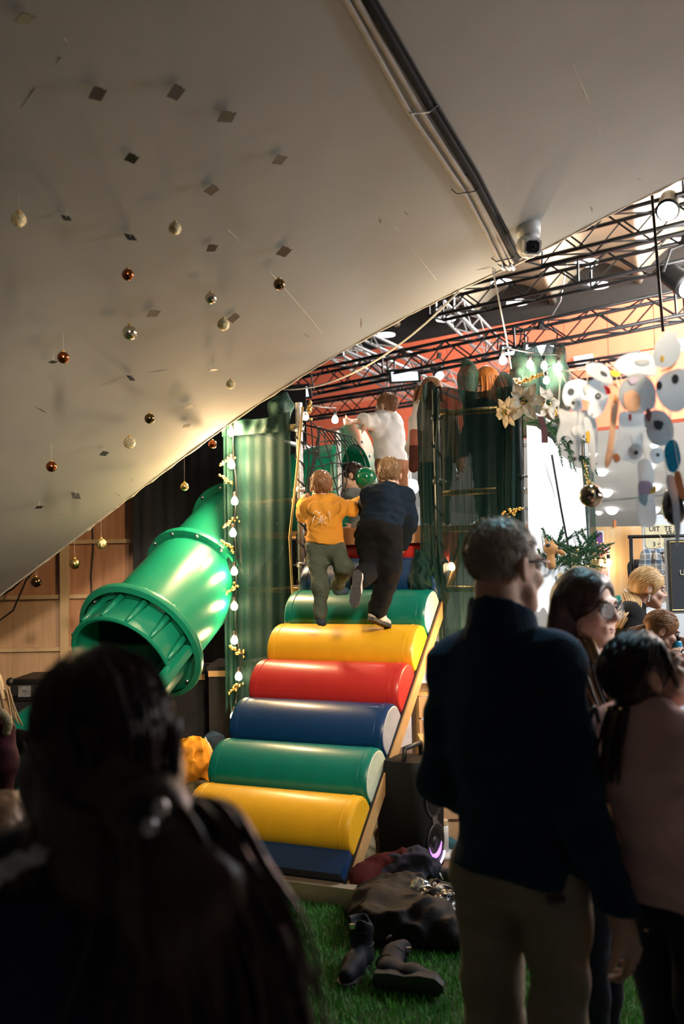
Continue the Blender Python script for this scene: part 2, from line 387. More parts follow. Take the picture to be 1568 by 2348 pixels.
# ------------------------------------------------------------------ structure: floor, soffit, walls, hall
def S(o, lab=None): o['kind'] = 'structure'; return o if not lab else tag(o, lab)
S(mk('floor', MB().box((4, 11, -.06), (30, 34, .1)), M_hallfl))
S(mk('floor_turf', MB().box((-.9, 3.0, -.005), (4.4, 4.6, .014)), M_turf))
S(mk('floor_carpet', MB().box((2.0, 6.4, -.006), (5.4, 5.0, .014)), M_carpet))
S(mk('floor_carpet_slide', MB().box((-2.0, 7.2, -.006), (2.6, 3.8, .0135)), M_carpet))
# turf blades: nobody could count them
def turf():
    n = 90000
    x = rng.uniform(-1.5, 1.25, n); y = rng.uniform(2.3, 5.2, n)
    h = rng.uniform(.018, .034, n); a = rng.uniform(0, 6.28, n); l = rng.normal(0, .010, (n, 2)); wd = .0022
    z0 = np.full(n, .004)
    A = np.stack([x - wd*np.cos(a), y - wd*np.sin(a), z0], 1); B = np.stack([x + wd*np.cos(a), y + wd*np.sin(a), z0], 1)
    T = np.stack([x + l[:, 0], y + l[:, 1], z0 + h], 1)
    vv = np.stack([A, B, T], 1).reshape(-1, 3)
    ff = np.arange(3*n).reshape(-1, 3)
    o = mesh_obj('turf_grass', vv, ff.tolist(), M_grass, None, False); tag(o, 'short artificial grass pile on the floor before the ramp', 'grass', kind='stuff')
turf()
# the big sloping soffit of the stair: edge traced through the photo at its own depth, ruled towards the camera
ED, ER = V(.928, -.371, 0), V(-.371, -.928, 0)          # along the edge; along the rulings
E0 = V(0, 6.05, 0)
EPX = [(-260,1560),(0,1365),(150,1253),(300,1138),(420,1048),(545,958),(650,888),(760,820),(900,742),(1050,666),(1180,606),(1250,571),(1400,491),(1568,410),(1800,298)]
def edge_pt(px, py):
    dx = (px - CX)/FPX; Y = 6.05
    for _ in range(8):
        p = at(px, py, Y); Y = 6.05 - .3998 * p[0]
    return at(px, py, Y)
EPT = [edge_pt(*q) for q in EPX]
ES = [float((p - E0).dot(ED)) for p in EPT]; EZ = [float(p[2]) for p in EPT]
sl0 = (EZ[1]-EZ[0])/(ES[1]-ES[0])
def soff_z(s):
    if s < ES[0]: return EZ[0] + (s - ES[0]) * sl0
    if s > ES[-1]: return EZ[-1] + (s - ES[-1]) * .3
    return float(np.interp(s, ES, EZ))
def soffit_at(x, y):
    return soff_z((V(x, y, 0) - E0).dot(ED))
_ss = np.arange(-3.4, 4.6, .06); _zz = np.array([soff_z(s) for s in _ss])
for _ in range(3): _zz[1:-1] = (_zz[:-2] + 2*_zz[1:-1] + _zz[2:]) / 4
def soff_z(s): return float(np.interp(s, _ss, _zz))
def ray_soffit(px, py):
    last = None
    for Y in np.arange(1.2, 8.0, .01):
        p = at(px, py, Y); s = (p - E0).dot(ED)
        if p[2] > soff_z(s): return p if (p - E0).dot(ER) > 0 else None
    return None
G = []; top = []
for s in _ss:
    z = soff_z(s); r = random.Random(int(s*1000)).uniform(-.008, .008)
    row = [E0 + ED*s + ER*(t + (r if t == 0 else 0)) + V(0, 0, z) for t in np.linspace(0, 8.6, 24)]
    G.append(row)
so = MB().grid(G); n = len(so.v); up = [tuple(np.array(p) + V(0, 0, .16)) for p in so.v]
nu, nv = len(G), len(G[0])
so.v += up; so.f += [tuple(i + n for i in f)[::-1] for f in so.f[:]]
per = [i*nv for i in range(nu)] + [(nu-1)*nv + j for j in range(1, nv)] + [i*nv + nv - 1 for i in range(nu-2, -1, -1)] + [j for j in range(nv-2, 0, -1)]
for i in range(len(per)): a, b = per[i], per[(i+1) % len(per)]; so.f.append((b, a, a+n, b+n))
sf = mk('ceiling_soffit', so, M_soff, smooth=True, angle=40); S(sf, 'wide beige plaster soffit of a stair sloping down to the floor')
# chipped plaster lip along the edge, seams, scuffs
lip = MB(); pts = []
for s in np.arange(-2.9, 3.2, .05): pts.append(E0 + ED*s + ER*.004 + V(0, 0, soff_z(s) + .006 + random.uniform(-.004, .004)))
lip.tube(pts, [.010 + random.uniform(0, .007) for _ in pts], 6)
mk('edge_lip', lip, M_edge, sf)
def on_soffit(px, py, off=.004):
    p = ray_soffit(px, py)
    return None if p is None else p - V(0, 0, off)
M_seam = mat('plaster_seam', (.66, .6, .52), .8); M_scuff = mat('scuff_mark', (.3, .25, .21), .9, var=.3)
for q in ([(140,130),(90,190),(45,250),(5,300)], [(75,0),(150,90),(215,170)], [(520,525),(590,590),(660,670),(770,800)], [(1290,90),(1340,210),(1392,340)], [(905,520),(960,590),(1015,660)]):
    pp = []
    for (a, b) in zip(q[:-1], q[1:]):
        for t in np.linspace(0, 1, 5)[:-1]:
            p = on_soffit(a[0]+(b[0]-a[0])*t, a[1]+(b[1]-a[1])*t, .0005)
            if p is not None: pp.append(p)
    if len(pp) > 3: mk('plaster_seam', MB().tube(pp, .0022, 5), M_seam, sf)
for (px, py, l, a) in ((700,768,26,.5),(827,740,22,1.6),(870,505,14,1.2),(930,490,14,1),(1110,615,34,-.2),(1465,410,20,.3),(1355,480,14,1.3),(410,910,30,-.2),(365,850,60,-.15),(150,1180,60,.05),(270,1135,18,.6),(60,765,8,0),(95,940,30,.5),(300,1100,12,.6)):
    p0 = on_soffit(px - l/2*math.cos(a), py - l/2*math.sin(a), .0008); p1 = on_soffit(px + l/2*math.cos(a), py + l/2*math.sin(a), .0008)
    if p0 is None or p1 is None: continue
    mk('scuff', MB().tube([p0, (p0*.5+p1*.5) + V(.004, .004, 0), p1], [.002, .006, .002], 6, flat=.3), M_scuff, sf)
# conduits clipped to the soffit
pa = [(805,0),(935,245),(1065,430),(1150,600)]; pb = [(838,0),(960,215),(1090,400),(1178,600)]
condu = MB()
def line_on(a, b, off, n=10, ext=0):
    A = [ray_soffit(a[0]+(b[0]-a[0])*t, a[1]+(b[1]-a[1])*t) for t in np.linspace(0, 1, n)]
    A = [p - V(0, 0, off) for p in A if p is not None]
    d = nrm(A[0] - A[1]); return [A[0] + d*1.2 + V(0,0,0)] + A
cth = thing('conduit_run', 'pale cable conduits clipped side by side under the plaster soffit', 'pipe', ray_soffit(1170, 598) - V(0, 0, .05))
def poly_on(q, off):
    out = []
    for a, b in zip(q[:-1], q[1:]):
        for t in np.linspace(0, 1, 4, endpoint=False):
            p = ray_soffit(a[0]+(b[0]-a[0])*t, a[1]+(b[1]-a[1])*t)
            if p is not None: out.append(p - V(0, 0, off))
    out.append(ray_soffit(*q[-1]) - V(0, 0, off)); d = nrm(out[0] - out[1]); return [out[0] + d*1.3] + out
M_cbg = mat('conduit_beige', (.42, .36, .3), .7, var=.1); M_ctb = mat('black_cable_tray', (.008, .008, .009), .8, spec=.1)
for nm, q, off, rr, m in (('conduit', [(799,0),(935,245),(1060,428),(1110,520),(1149,602)], .014, .0105, M_cbg), ('conduit', [(823,0),(960,240),(1073,416),(1130,525),(1163,600)], .014, .0115, M_cbg), ('conduit', [(1068,398),(1100,455),(1140,530),(1174,598)], .012, .009, M_cbg), ('cable_tray', [(848,0),(985,238),(1085,402),(1184,592)], .010, .017, M_ctb), ('cable', [(862,0),(996,232),(1096,398),(1192,588)], .006, .008, M_ctb)):
    pq = poly_on(q, off); mk(nm, MB().tube(pq[1:] if q[0][1] > 0 else pq, rr, 10), m, cth, True)
for t in (.40, .71, .97):
    a = on_soffit(803+345*t, 606*t, .018); b = on_soffit(852+330*t, 598*t, .018)
    mk('clip', MB().tube([a + V(-.03, 0, .012), a - V(0, 0, .012), b - V(0, 0, .012), b + V(.03, 0, .012)], .003, 6), M_blackp if t > .5 else M_galv, cth)
for px in (1150, 1163, 1172):
    a = on_soffit(px, 604, .02); mk('conduit_elbow', MB().tube([a + ER*.05, a, a - ER*.05, a - ER*.07 + V(0, 0, .05)], .012, 8), M_galv, cth, True)

# ply wall on the far side of the slide
wl = mk('wall_left', MB().box((-2.6, 8.75, 1.6), (4.6, .08, 3.2)), M_black); S(wl)
def wp(px, py, Y=8.55): return at(px, py, Y)
rows = [1130, 1245, 1371, 1492, 1600, 1760]; cols = [-420, -180, 0 - 30, 138, 305]
for r in range(len(rows) - 1):
    for c in range(len(cols) - 1):
        a = wp(cols[c], rows[r]); b = wp(cols[c+1], rows[r+1]); xm, zm = (a[0]+b[0])/2, (a[2]+b[2])/2
        pale = c < 3 and r >= 2
        mk('plywood_panel', MB().box((xm, 8.66, zm), (b[0]-a[0]-.006, .018, a[2]-b[2]-.006)), M_ply2 if pale else M_ply, wl)
for py in rows[1:-1]:
    a = wp(-420, py + 3); b = wp(305, py)
    mk('batten', MB().box(((a[0]+b[0])/2, 8.63, (a[2]+b[2])/2), (b[0]-a[0], .035, .034)), M_pine, wl)
for px, wd in ((138, .075), (-180, .06), (-30, .02)):
    a = wp(px, 1100); b = wp(px, 1740); mk('batten', MB().box((a[0]+.02, 8.61, (a[2]+b[2])/2), (wd, .045, a[2]-b[2])), M_pine, wl)
cb = MB().tube([wp(212, 1140, 8.64), wp(214, 1260, 8.64), wp(209, 1320, 8.64), wp(211, 1420, 8.64), wp(213, 1640, 8.64), V(wp(213, 1640, 8.64)[0], 8.64, .01)], .007, 6)
tag(mk('black_cable', cb, M_blackp), 'thin black cable hanging straight down the plywood wall', 'cable')
cb = MB().tube([wp(100, 1280, 8.4), wp(60, 1330, 8.4), wp(30, 1400, 8.4), wp(0, 1422, 8.4), wp(-60, 1400, 8.4)], .008, 6).tube([wp(70, 1310, 8.4), wp(30, 1350, 8.4), wp(-40, 1392, 8.4)], .008, 6)
tag(mk('black_cable', cb, M_blackp), 'black cable looping off below the soffit at the plywood', 'cable')
# dark wall / drape behind slide and tower
def drape(name, p0, p1, z0, z1, m, amp=.03, n=80, seed=0, nv=8, parent=None, rag=0., gather=None, ztop=None, freq=26):
    r = random.Random(seed); p0 = V(*p0, 0); p1 = V(*p1, 0); L = np.linalg.norm(p1 - p0); d = nrm(p1 - p0); N = np.cross(V(0, 0, 1), d)
    ph = [r.uniform(0, 6.28) for _ in range(6)]; Gd = []
    for i in range(n + 1):
        u = i / n; row = []
        zt = z1 + (ztop(u) if ztop else 0); zb = z0 + (rag * (math.sin(u*17+ph[4]) + math.sin(u*41+ph[5])) if rag else 0)
        for j in range(nv + 1):
            v = j / nv; x = u * L
            f = amp * (math.sin(freq*x + ph[0] + 1.2*math.sin(2.3*v + ph[2])) * .6 + .4*math.sin(freq*2.3*x + ph[1] + v*2) + .3*math.sin(freq*.37*x + ph[3] - v*1.4))
            g = 1.0
            uu = u if gather is None else gather(u, v)
            row.append(p0 + d*L*uu + N*f*(.35 + .65*math.sin(math.pi*min(1, .15+v))) + V(0, 0, zt + (zb - zt)*v))
        Gd.append(row)
    return mk(name, MB().grid(Gd), m, parent, True)
tag(drape('black_curtain', (-1.78, 8.45), (-.83, 8.2), 0.0, 3.2, M_cur, .012, 120, 3), 'full height matt black curtain hanging behind the tube slide', 'curtain')
# ---- far hall: coral gallery front, recess, vaulted ceiling
FA, FB = V(-3.6, 23.3, 0), V(11.5, 11.2, 0); FD = nrm(FB - FA); FN = np.cross(V(0, 0, 1), FD) * -1   # FN points to the camera side
if FN[1] > 0: FN = -FN
FL_ = np.linalg.norm(FB - FA)
wf = mk('wall_gallery', MB().rings([[FA + V(0,0,3.9) - FN*.5, FA + V(0,0,5.96) - FN*.5, FA + V(0,0,5.96) - FN*.05, FA + V(0,0,3.9) - FN*.05], [FB + V(0,0,3.9) - FN*.5, FB + V(0,0,5.96) - FN*.5, FB + V(0,0,5.96) - FN*.05, FB + V(0,0,3.9) - FN*.05]]), M_coral); S(wf, 'coral painted gallery front across the hall')
Rf = np.stack([FD, np.cross(V(0,0,1), FD), V(0,0,1)], 1)
npan = 24
pm = proto('fascia_panel', MB().box((0, 0, 0), (FL_/npan - .015, .04, .86)), M_coral, False); pm2 = proto('soffit_panel', MB().box((0, 0, 0), (FL_/npan*2 - .015, .04, .66)), M_coral2, False)
for i in range(npan): inst('fascia_panel', pm, wf, FA + FD*FL_*(i+.5)/npan + V(0, 0, 5.53), Rf)
Rs = Rf @ np.array(Matrix.Rotation(math.radians(28), 3, 'X'))
for i in range(npan//2): inst('soffit_panel', pm2, wf, FA + FD*FL_*(i+.5)/(npan/2) + V(0, 0, 4.79) - FN*.16, Rs)
for px, py, wd in ((1340, 828, .34), (1555, 792, .3)):
    p = None
    for Y in np.arange(12, 22, .02):
        q = at(px, py, Y)
        if (q - FA).dot(FN) < .02: p = q; break
    if p is not None: mk('recessed_light', MB().box(p + FN*.02, (wd, .03, .2), Rs), M_grey, wf)
# dark recess above the gallery and the beige vaults
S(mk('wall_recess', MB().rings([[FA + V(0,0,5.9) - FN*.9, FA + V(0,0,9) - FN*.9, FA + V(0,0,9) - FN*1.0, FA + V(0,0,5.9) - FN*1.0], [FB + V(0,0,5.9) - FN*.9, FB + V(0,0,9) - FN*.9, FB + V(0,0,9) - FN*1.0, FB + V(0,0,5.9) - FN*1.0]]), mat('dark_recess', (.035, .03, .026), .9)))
cl = None
VD = nrm(V(.30, .95, 0)); VS = nrm(V(.95, -.30, 0)); VO = V(-2.5, 8.0, 0)
for i in range(8):
    Gv = []
    for u in np.linspace(0, 1, 15):
        row = []
        for v in np.linspace(0, 1, 9):
            wv = 1.5
            h = 7.8 - .5*abs(2*u-1)**1.6 - .85*v*v
            row.append(VO + VS*(i*1.55 + 1.55*u) + VD*(12.2*v) + V(0, 0, h))
        Gv.append(row)
    o = mk('ceiling_vault', MB().grid(Gv), M_conc, cl, True)
    if cl is None: cl = o; S(cl, 'beige vaulted concrete ceiling of the hall')
    rib = MB().tube([np.array(r) - V(0, 0, .03) for r in [VO + VS*(i*1.55) + VD*(12.2*v) + V(0, 0, 7.3 - .85*v*v) for v in np.linspace(0, 1, 9)]], .07, 8); mk('ceiling_rib', rib, M_conc, cl, True)
sk = proto('skylight', MB().lathe([(.0, -.01), (.36, -.01), (.36, .03), (.42, .03), (.42, -.03), (0.36, -.03)], (0, 0, 0), (0, 0, 1), 24), M_skyl)
for k, (px, py, Y) in enumerate(((1540,425,14.),(1345,603,15.2),(1150,648,17),(1370,655,15.8),(1186,694,16.8),(1567,552,13.2),(1022,732,18.5),(885,768,20))):
    inst('skylight', sk, cl, at(px, py, Y), None, (.44, .44, .44))
# back wall, pale ceiling under the gallery with globe lamps
S(mk('wall_back', MB().box((6, 25.5, 2.2), (34, .2, 4.6)), M_grey))
S(mk('wall_right', MB().box((12.2, 12, 4.5), (.2, 30, 9)), M_grey))
Gc = []
for u in np.linspace(0, 1, 13):
    row = []
    for v in np.linspace(0, 1, 13):
        row.append(FA + (FB-FA)*u - FN*(.3 + 8*v) + V(0, 0, 4.55 - 2.2*v**.8))
    Gc.append(row)
cg = mk('ceiling_gallery', MB().grid(Gc), M_grey, None, True); S(cg, 'pale grey panelled ceiling sloping down under the gallery')
def hit_gal(px, py):
    for Y in np.arange(11, 30, .03):
        q = at(px, py, Y); v = (-(q-FA).dot(FN) - .3)/8
        if v > 0 and q[2] > 4.55 - 2.2*v**.8: return q
    return at(px, py, 18)
gl = proto('globe', MB().ball((0, 0, 0), 1, 18, 12), M_lampw)
for k, (px, py, r) in enumerate(((1380,1079,13),(1390,1126,14),(1403,1166,14),(1373,1174,7),(1502,1113,13),(1500,1165,13),(1492,1067,10),(1360,1040,8),(1500,1020,9),(1487,978,8),(1465,970,6),(1500,895,7))):
    p = hit_gal(px, py); t = thing('globe_lamp', ['large glowing globe lamp just above the mirror ball', 'glowing globe lamp beside the mirror ball', 'glowing globe lamp over the orange banner, below the grey beam', 'smallest glowing globe lamp close by the tower corner post', 'glowing globe lamp behind the blue paper cutout', 'glowing globe lamp left of the black bauble', 'small globe lamp glowing between the paper cutouts', 'glowing globe lamp at the top of the tower corner post', 'globe lamp half hidden by the paper panda feet', 'globe lamp glowing behind the hanging paper row', 'faint globe lamp deep behind the paper row', 'topmost globe lamp glimpsed through the paper cutouts'][k], 'lamp', p, 'globe lamps under the gallery')
    rr = r * p[1] / FPX
    inst('globe', gl, t, p - V(0, 0, 0), None, rr); mk('rim', MB().lathe([(rr*.75, rr*.55), (rr*.75, rr*1.05), (rr*.5, rr*1.1)], p, (0, 0, 1), 16), M_alu, t, True)
a, b = hit_gal(1345, 1150), hit_gal(1568, 1128)
d_ = nrm(b-a); mk('ceiling_beam', MB().rings([[q + V(0,0,-.02), q + V(0,.3,-.05), q + V(0,.3,.25), q + V(0,0,.3)] for q in (a - d_*3, b + d_*4)]), M_beam, cg)
# ------------------------------------------------------------------ trusses
def truss(label, p0, p1, wd=.3, m=M_blackm, step=.34, seed=0, tri=True):
    p0, p1 = np.asarray(p0), np.asarray(p1); d = nrm(p1-p0); L = np.linalg.norm(p1-p0); s = nrm(np.cross(d, V(0, 0, 1))); u = np.cross(s, d)
    t = thing('lighting_truss', label, 'truss', (p0+p1)/2, 'lighting trusses across the hall')
    off = [s*wd/2 + u*wd/2, -s*wd/2 + u*wd/2, s*wd/2 - u*wd/2, -s*wd/2 - u*wd/2]
    for o in off: mk('chord', MB().tube([p0+o, p1+o], .024, 6), m, t, True)
    lc = MB(); n = int(L/step)
    for i in range(n):
        a, b = p0 + d*L*i/n, p0 + d*L*(i+1)/n
        for q, r in ((0, 1), (2, 3), (0, 2), (1, 3)):
            A, B = (q, r) if i % 2 else (r, q); lc.tube([a+off[A], b+off[B]], .011, 4, False)
        if i % 6 == 0:
            for q, r in ((0, 1), (2, 3), (0, 2), (1, 3)): lc.tube([a+off[q], a+off[r]], .016, 4, False)
    l = mk('lacing', lc, m, t); l['kind'] = 'stuff'
    return t
truss('upper black truss meeting the soffit beside the security camera', at(1225, 575, 11.6), at(1700, 455, 9.6), .30)
truss('black truss crossing below the round skylights', at(1000, 705, 13.0), at(1700, 545, 10.2), .29)
truss('longest black truss running across the coral gallery front', at(640, 893, 15.0), at(1700, 672, 10.8), .29)
truss('silver truss slanting down from the soffit edge in front of the coral front', at(1020, 690, 13.5), at(1180, 850, 16.5), .26, M_trs)
truss('silver truss slanting behind the boy in the white shirt', at(800, 775, 13.5), at(1090, 905, 16.5), .26, M_trs)
truss('second silver truss slanting parallel behind the first', at(770, 800, 14.5), at(960, 905, 17.5), .24, M_trs)
truss('distant grey truss low above the climbing tower', at(690, 945, 17.5), at(970, 902, 15.5), .28, M_blackm)
truss('short far truss behind the dark green humps of netting', at(1240, 868, 15.5), at(1480, 832, 14.2), .28, M_blackm)
# stage lights
M_lens = mat('stage_lens', (.75, .8, .85), .1, emit=(.8, .9, 1), estr=1.2)
def flood(label, p, yaw, kind='flood', s=1.0):
    t = thing('stage_light', label, 'stage light', p, 'stage lights on the trusses'); R = np.array(Matrix.Rotation(yaw, 3, 'Z')) @ np.array(Matrix.Rotation(math.radians(28), 3, 'X'))
    p = np.asarray(p); q = lambda x, y, z: p + R @ (V(x, y, z)*s)
    if kind == 'flood':
        mk('housing', MB().rings([[q(-.2,.0,-.07), q(.2,.0,-.07), q(.2,.0,.07), q(-.2,.0,.07)], [q(-.22,-.12,-.1), q(.22,-.12,-.1), q(.22,-.12,.1), q(-.22,-.12,.1)]]), M_blackm, t)
        mk('lens', MB().box(q(0, -.125, 0), (.36*s, .01*s, .13*s), R), M_lens, t)
        mk('yoke', MB().tube([q(-.24, -.05, 0), q(-.24, -.05, .2), q(-.18, -.05, .25), q(.18, -.05, .25), q(.24, -.05, .2), q(.24, -.05, 0)], .012*s, 6), M_blackm, t)
        mk('clamp', MB().box(q(0, -.05, .31), (.06*s, .06*s, .12*s), R), M_blackm, t)
    else:
        mk('housing', MB().lathe([(.03*s, -.02), (.09*s, 0), (.1*s, .1*s), (.11*s, .3*s), (.12*s, .34*s)], q(0, .15, 0), R @ V(0, -1, -.2), 16), M_blackm, t, True)
        mk('lens', MB().lathe([(.0, 0), (.1*s, 0), (.1*s, .012*s)], q(0, -.2, -.07), R @ V(0, -1, -.2), 16), M_lens, t)
        mk('yoke', MB().tube([q(-.15, 0, 0), q(-.15, 0, .2), q(0, 0, .27), q(.15, 0, .2), q(.15, 0, 0)], .014*s, 6), M_blackm, t)
        mk('clamp', MB().box(q(0, 0, .32), (.07*s, .07*s, .12*s), R), M_blackm, t)
flood('dark rectangular floodlight with yoke under the long truss', at(1228, 797, 12.4), .2)
flood('grey box floodlight beside the white rope under the long truss', at(1172, 800, 12.6), .1, s=.8)
flood('floodlight hanging by the slanting silver trusses', at(930, 856, 13.6), -.2)
flood('floodlight peeping out under the soffit edge near the tower top', at(682, 893, 13.0), -.3)
flood('moving-head stage light clamped on the upper truss', at(1532, 460, 10.0), -.4, 'par')
flood('stage light with bright lens at the frame edge below the second truss', at(1548, 628, 10.6), .5, 'par', 1.2)
flood('tiny stage light above the coral front near the slanting truss', at(1001, 848, 15.0), .3, 'par', .7)
flood('small stage light over the netted tower beside the slide', at(668, 928, 13), .3, 'par', .55)
# ropes and cables
def cord(name, label, pts, r, m, cat='rope'): return tag(mk(name, MB().tube(pts, r, 6), m, None, True), label, cat)
def sagl(a, b, sag, n=14): return [np.asarray(a)*(1-t) + np.asarray(b)*t - V(0, 0, sag*4*t*(1-t)) for t in np.linspace(0, 1, n)]
cord('white_rope', 'long white rope sagging from the soffit edge to the tower', sagl(at(1052, 668, 5.75), at(640, 893, 7.2), .16), .006, M_cord)
cord('white_rope', 'thin white cord dropping straight from the soffit edge to a bulb', [at(1130, 622, 5.6), at(1160, 770, 6.0), at(1172, 845, 6.2)], .005, M_cord)
cord('black_cable', 'thin black cable hanging down through the trusses', [at(1492, 420, 9) + V(-.12, 0, 2.6), at(1492, 420, 9), at(1507, 600, 9), at(1520, 760, 9)], .014, M_blackp, 'cable')
cord('steel_wire', 'thin steel wire hanging between two trusses', [at(1300, 600, 12), at(1285, 690, 12), at(1245, 760, 12.5)], .008, M_alu, 'wire')
# security camera
def seccam():
    p = ray_soffit(1216, 530); c = at(1212, 564, p[1] - .085)
    t = thing('security_camera', 'white turret security camera mounted on the soffit edge', 'camera', c)
    zc = soffit_at(c[0], c[1])
    mk('base', MB().lathe([(.062, -.025), (.066, .03), (.06, .05)], (c[0], c[1], zc - .03), (0, 0, 1), 20), M_white, t, True)
    mk('neck', MB().tube([c, V(c[0], c[1], zc)], .03, 10), M_white, t, True)
    fw = nrm(V(.12, -.9, -.35))
    mk('housing', MB().ball(c, .066, 22, 14), M_white, t, True)
    r = nrm(np.cross(fw, V(0, 0, 1))); u = np.cross(r, fw); R = np.stack([r, -fw, u], 1)
    fa = mk('faceplate', MB().rings([[c + fw*.035 + r*x*.052 + u*y*.046 for x, y in ((-1,-.7),(-.7,-1),(.7,-1),(1,-.7),(1,.7),(.7,1),(-.7,1),(-1,.7))], [c + fw*.07 + r*x*.046 + u*y*.040 for x, y in ((-1,-.7),(-.7,-1),(.7,-1),(1,-.7),(1,.7),(.7,1),(-.7,1),(-1,.7))]]), M_white, t)
    gl_ = mk('window', MB().rings([[c + fw*.0702 + r*x*.036 + u*y*.032 for x, y in ((-1,-.6),(-.6,-1),(.6,-1),(1,-.6),(1,.6),(.6,1),(-.6,1),(-1,.6))], [c + fw*.074 + r*x*.034 + u*y*.03 for x, y in ((-1,-.6),(-.6,-1),(.6,-1),(1,-.6),(1,.6),(.6,1),(-.6,1),(-1,.6))]]), mat('camera_window', (.004, .01, .02), .08, coat=1.), t)
    mk('lens', MB().lathe([(.016, 0), (.016, .004), (.009, .005), (.008, .001)], c + fw*.073, fw, 16), M_blackp, t)
seccam()
# ------------------------------------------------------------------ climbing ramp
YAW, SLP, RW, RSP = math.radians(25), math.radians(41.7), .94, .301
AX = V(math.cos(YAW), -math.sin(YAW), 0)                                   # along a roller, to the viewer's right
HD = V(math.sin(YAW), math.cos(YAW), 0)                                     # horizontal climbing direction
DR = HD*math.cos(SLP) + V(0, 0, math.sin(SLP)); NR = -HD*math.sin(SLP) + V(0, 0, math.cos(SLP))
RC = V(-.378, 5.2, .336)
ramp = thing('climbing_ramp', 'slanted climbing ramp of padded yellow, green, blue and red rollers', 'climbing ramp', V(RC[0], RC[1], 0))
def roller(c, m, m_end):
    sec = [(-.149, -.085), (-.152, -.06)] + [(.152*math.cos(t), .115*math.sin(t) - .02) for t in np.linspace(math.pi - .1, .1, 15)] + [(.152, -.06), (.149, -.085)]
    rings = []
    for u, sh in ((-RW/2, .93), (-RW/2 + .012, .985), (-RW/2 + .03, 1.), (RW/2 - .03, 1.), (RW/2 - .012, .985), (RW/2, .93)):
        rings.append([c + AX*u + DR*(a*sh) + NR*(b*sh) for a, b in sec])
    mb = MB(); mb.rings(rings)
    o = mk('roller', mb, m, ramp, True, 50)
    for u, ww in ((RW/2 - .05, 1), (-RW/2 + .05, -1)):
        mk('seam', MB().tube([c + AX*u + DR*a*1.004 + NR*(b*1.004+.0005) for a, b in sec[1:-1]], .0022, 5), m, o)
    for s_ in (1, -1):
        mk('end_cap', MB().rings([[c + AX*s_*(RW/2 + .001) + DR*(a*.9) + NR*(b*.9) for a, b in sec], [c + AX*s_*(RW/2 + .004) + DR*(a*.84) + NR*(b*.84) for a, b in sec]]), m_end, o)
    return o
M_endg = mat('lit_green_end', (.5, .55, .42), .45, var=.1); M_endb = mat('lit_blue_end', (.36, .36, .38), .45, var=.1); M_endt = mat('lit_green_end_upper', (.6, .6, .56), .45, var=.1)  # ends paler than their rollers: warm side light put into the colour
RCOL = [(M_yel, M_yel), (M_grn, M_endg), (M_blu, M_endb), (M_red, M_red), (M_yel, M_yel), (M_grn, M_endt), (M_blu, M_blu), (M_red, M_red)]
def rc(i): return RC + DR*RSP*i
for i, (m, me) in enumerate(RCOL): roller(rc(i), m, me)
R_ = np.stack([AX, DR, NR], 1)
mk('foot_pad', MB().box(rc(-1) + DR*.085 - NR*.045, (RW, .13, .07), R_), M_blu, ramp)
base_c = rc(3.35) - NR*.098
for s_ in (1, -1):
    mk('side_board', MB().box(base_c + AX*s_*(RW/2 + .012) - NR*.012, (.022, RSP*8.75, .075), R_), M_board, ramp)
    mk('side_strip', MB().box(base_c + AX*s_*(RW/2 + .006) + NR*.028, (.016, RSP*8.75, .012), R_), M_blackp, ramp)
mk('deck', MB().box(base_c, (RW, RSP*8.7, .02), R_), M_board, ramp)
for s_ in (-.28, .33):
    a = rc(-.9) + AX*s_ - NR*.08
    mk('bracket', MB().box(a + V(0, 0, -.045) - HD*.02, (.045, .012, .13), np.stack([AX, nrm(HD*.7 - V(0, 0, .7)), nrm(HD*.7 + V(0, 0, .7))], 1)), M_alu, ramp)
    mk('prop', MB().box(V(a[0], a[1], .06) + HD*.06, (.07, .06, .12), np.stack([AX, HD, V(0, 0, 1)], 1)), M_board, ramp)
M_beamw = mat('weathered_beam', (.32, .25, .18), .8, var=.3, scale=8, stretch=(.3, 1, 1))
bc = V(RC[0], RC[1], 0) - HD*.20
mk('ground_beam', MB().box(bc + V(0, 0, .045) + AX*.0, (1.16, .075, .09), np.stack([AX, HD, V(0, 0, 1)], 1)), M_beamw, ramp)
mk('ground_beam', MB().box(bc + HD*.16 + V(0, 0, .03), (1.1, .07, .06), np.stack([AX, HD, V(0, 0, 1)], 1)), M_board, ramp)
# ------------------------------------------------------------------ scaffold tower
PL, PR_ = V(-.275, 6.6, 0), V(.60, 6.19, 0); FLc, FRc = V(-.74, 6.815, 0), V(1.07, 5.975, 0); TD = 2.0
PZ = 1.85
tower = thing('scaffold_tower', 'tube scaffold play tower with a plank platform above the ramp', 'play tower', (PL + PR_)/2 + HD*1.0)
def pole(p, z1, z0=0.0, r=.0242): return mk('pole', MB().tube([p + V(0, 0, z0), p + V(0, 0, z1)], r, 14), M_galv, tower, True, 50)
for p, z in ((PL, 2.70), (PR_, 2.70), (FLc + HD*.05, 2.58), (FRc, 2.72), (PL + HD*.6, 2.58), (FLc + HD*TD, 2.6), (FRc + HD*TD, 2.62), (PL + HD*TD, 2.6), (PR_ + HD*TD, 2.6)): pole(p, z)
def ledger(a, b, z, m=None): return mk('ledger', MB().tube([a + V(0, 0, z), b + V(0, 0, z)], .02, 10), m or M_galv, tower, True)
for z in (.35, .95, 1.45, 2.05, 2.55):
    ledger(FLc + HD*.06, PL + HD*.06, z, M_brass); ledger(PR_ + HD*.05, FRc + HD*.05, z, M_brass)
    ledger(FLc + HD*.05, FLc + HD*TD, z); ledger(FRc, FRc + HD*TD, z)
for z in (.95, 1.8, 2.55): ledger(FLc + HD*TD, FRc + HD*TD, z)
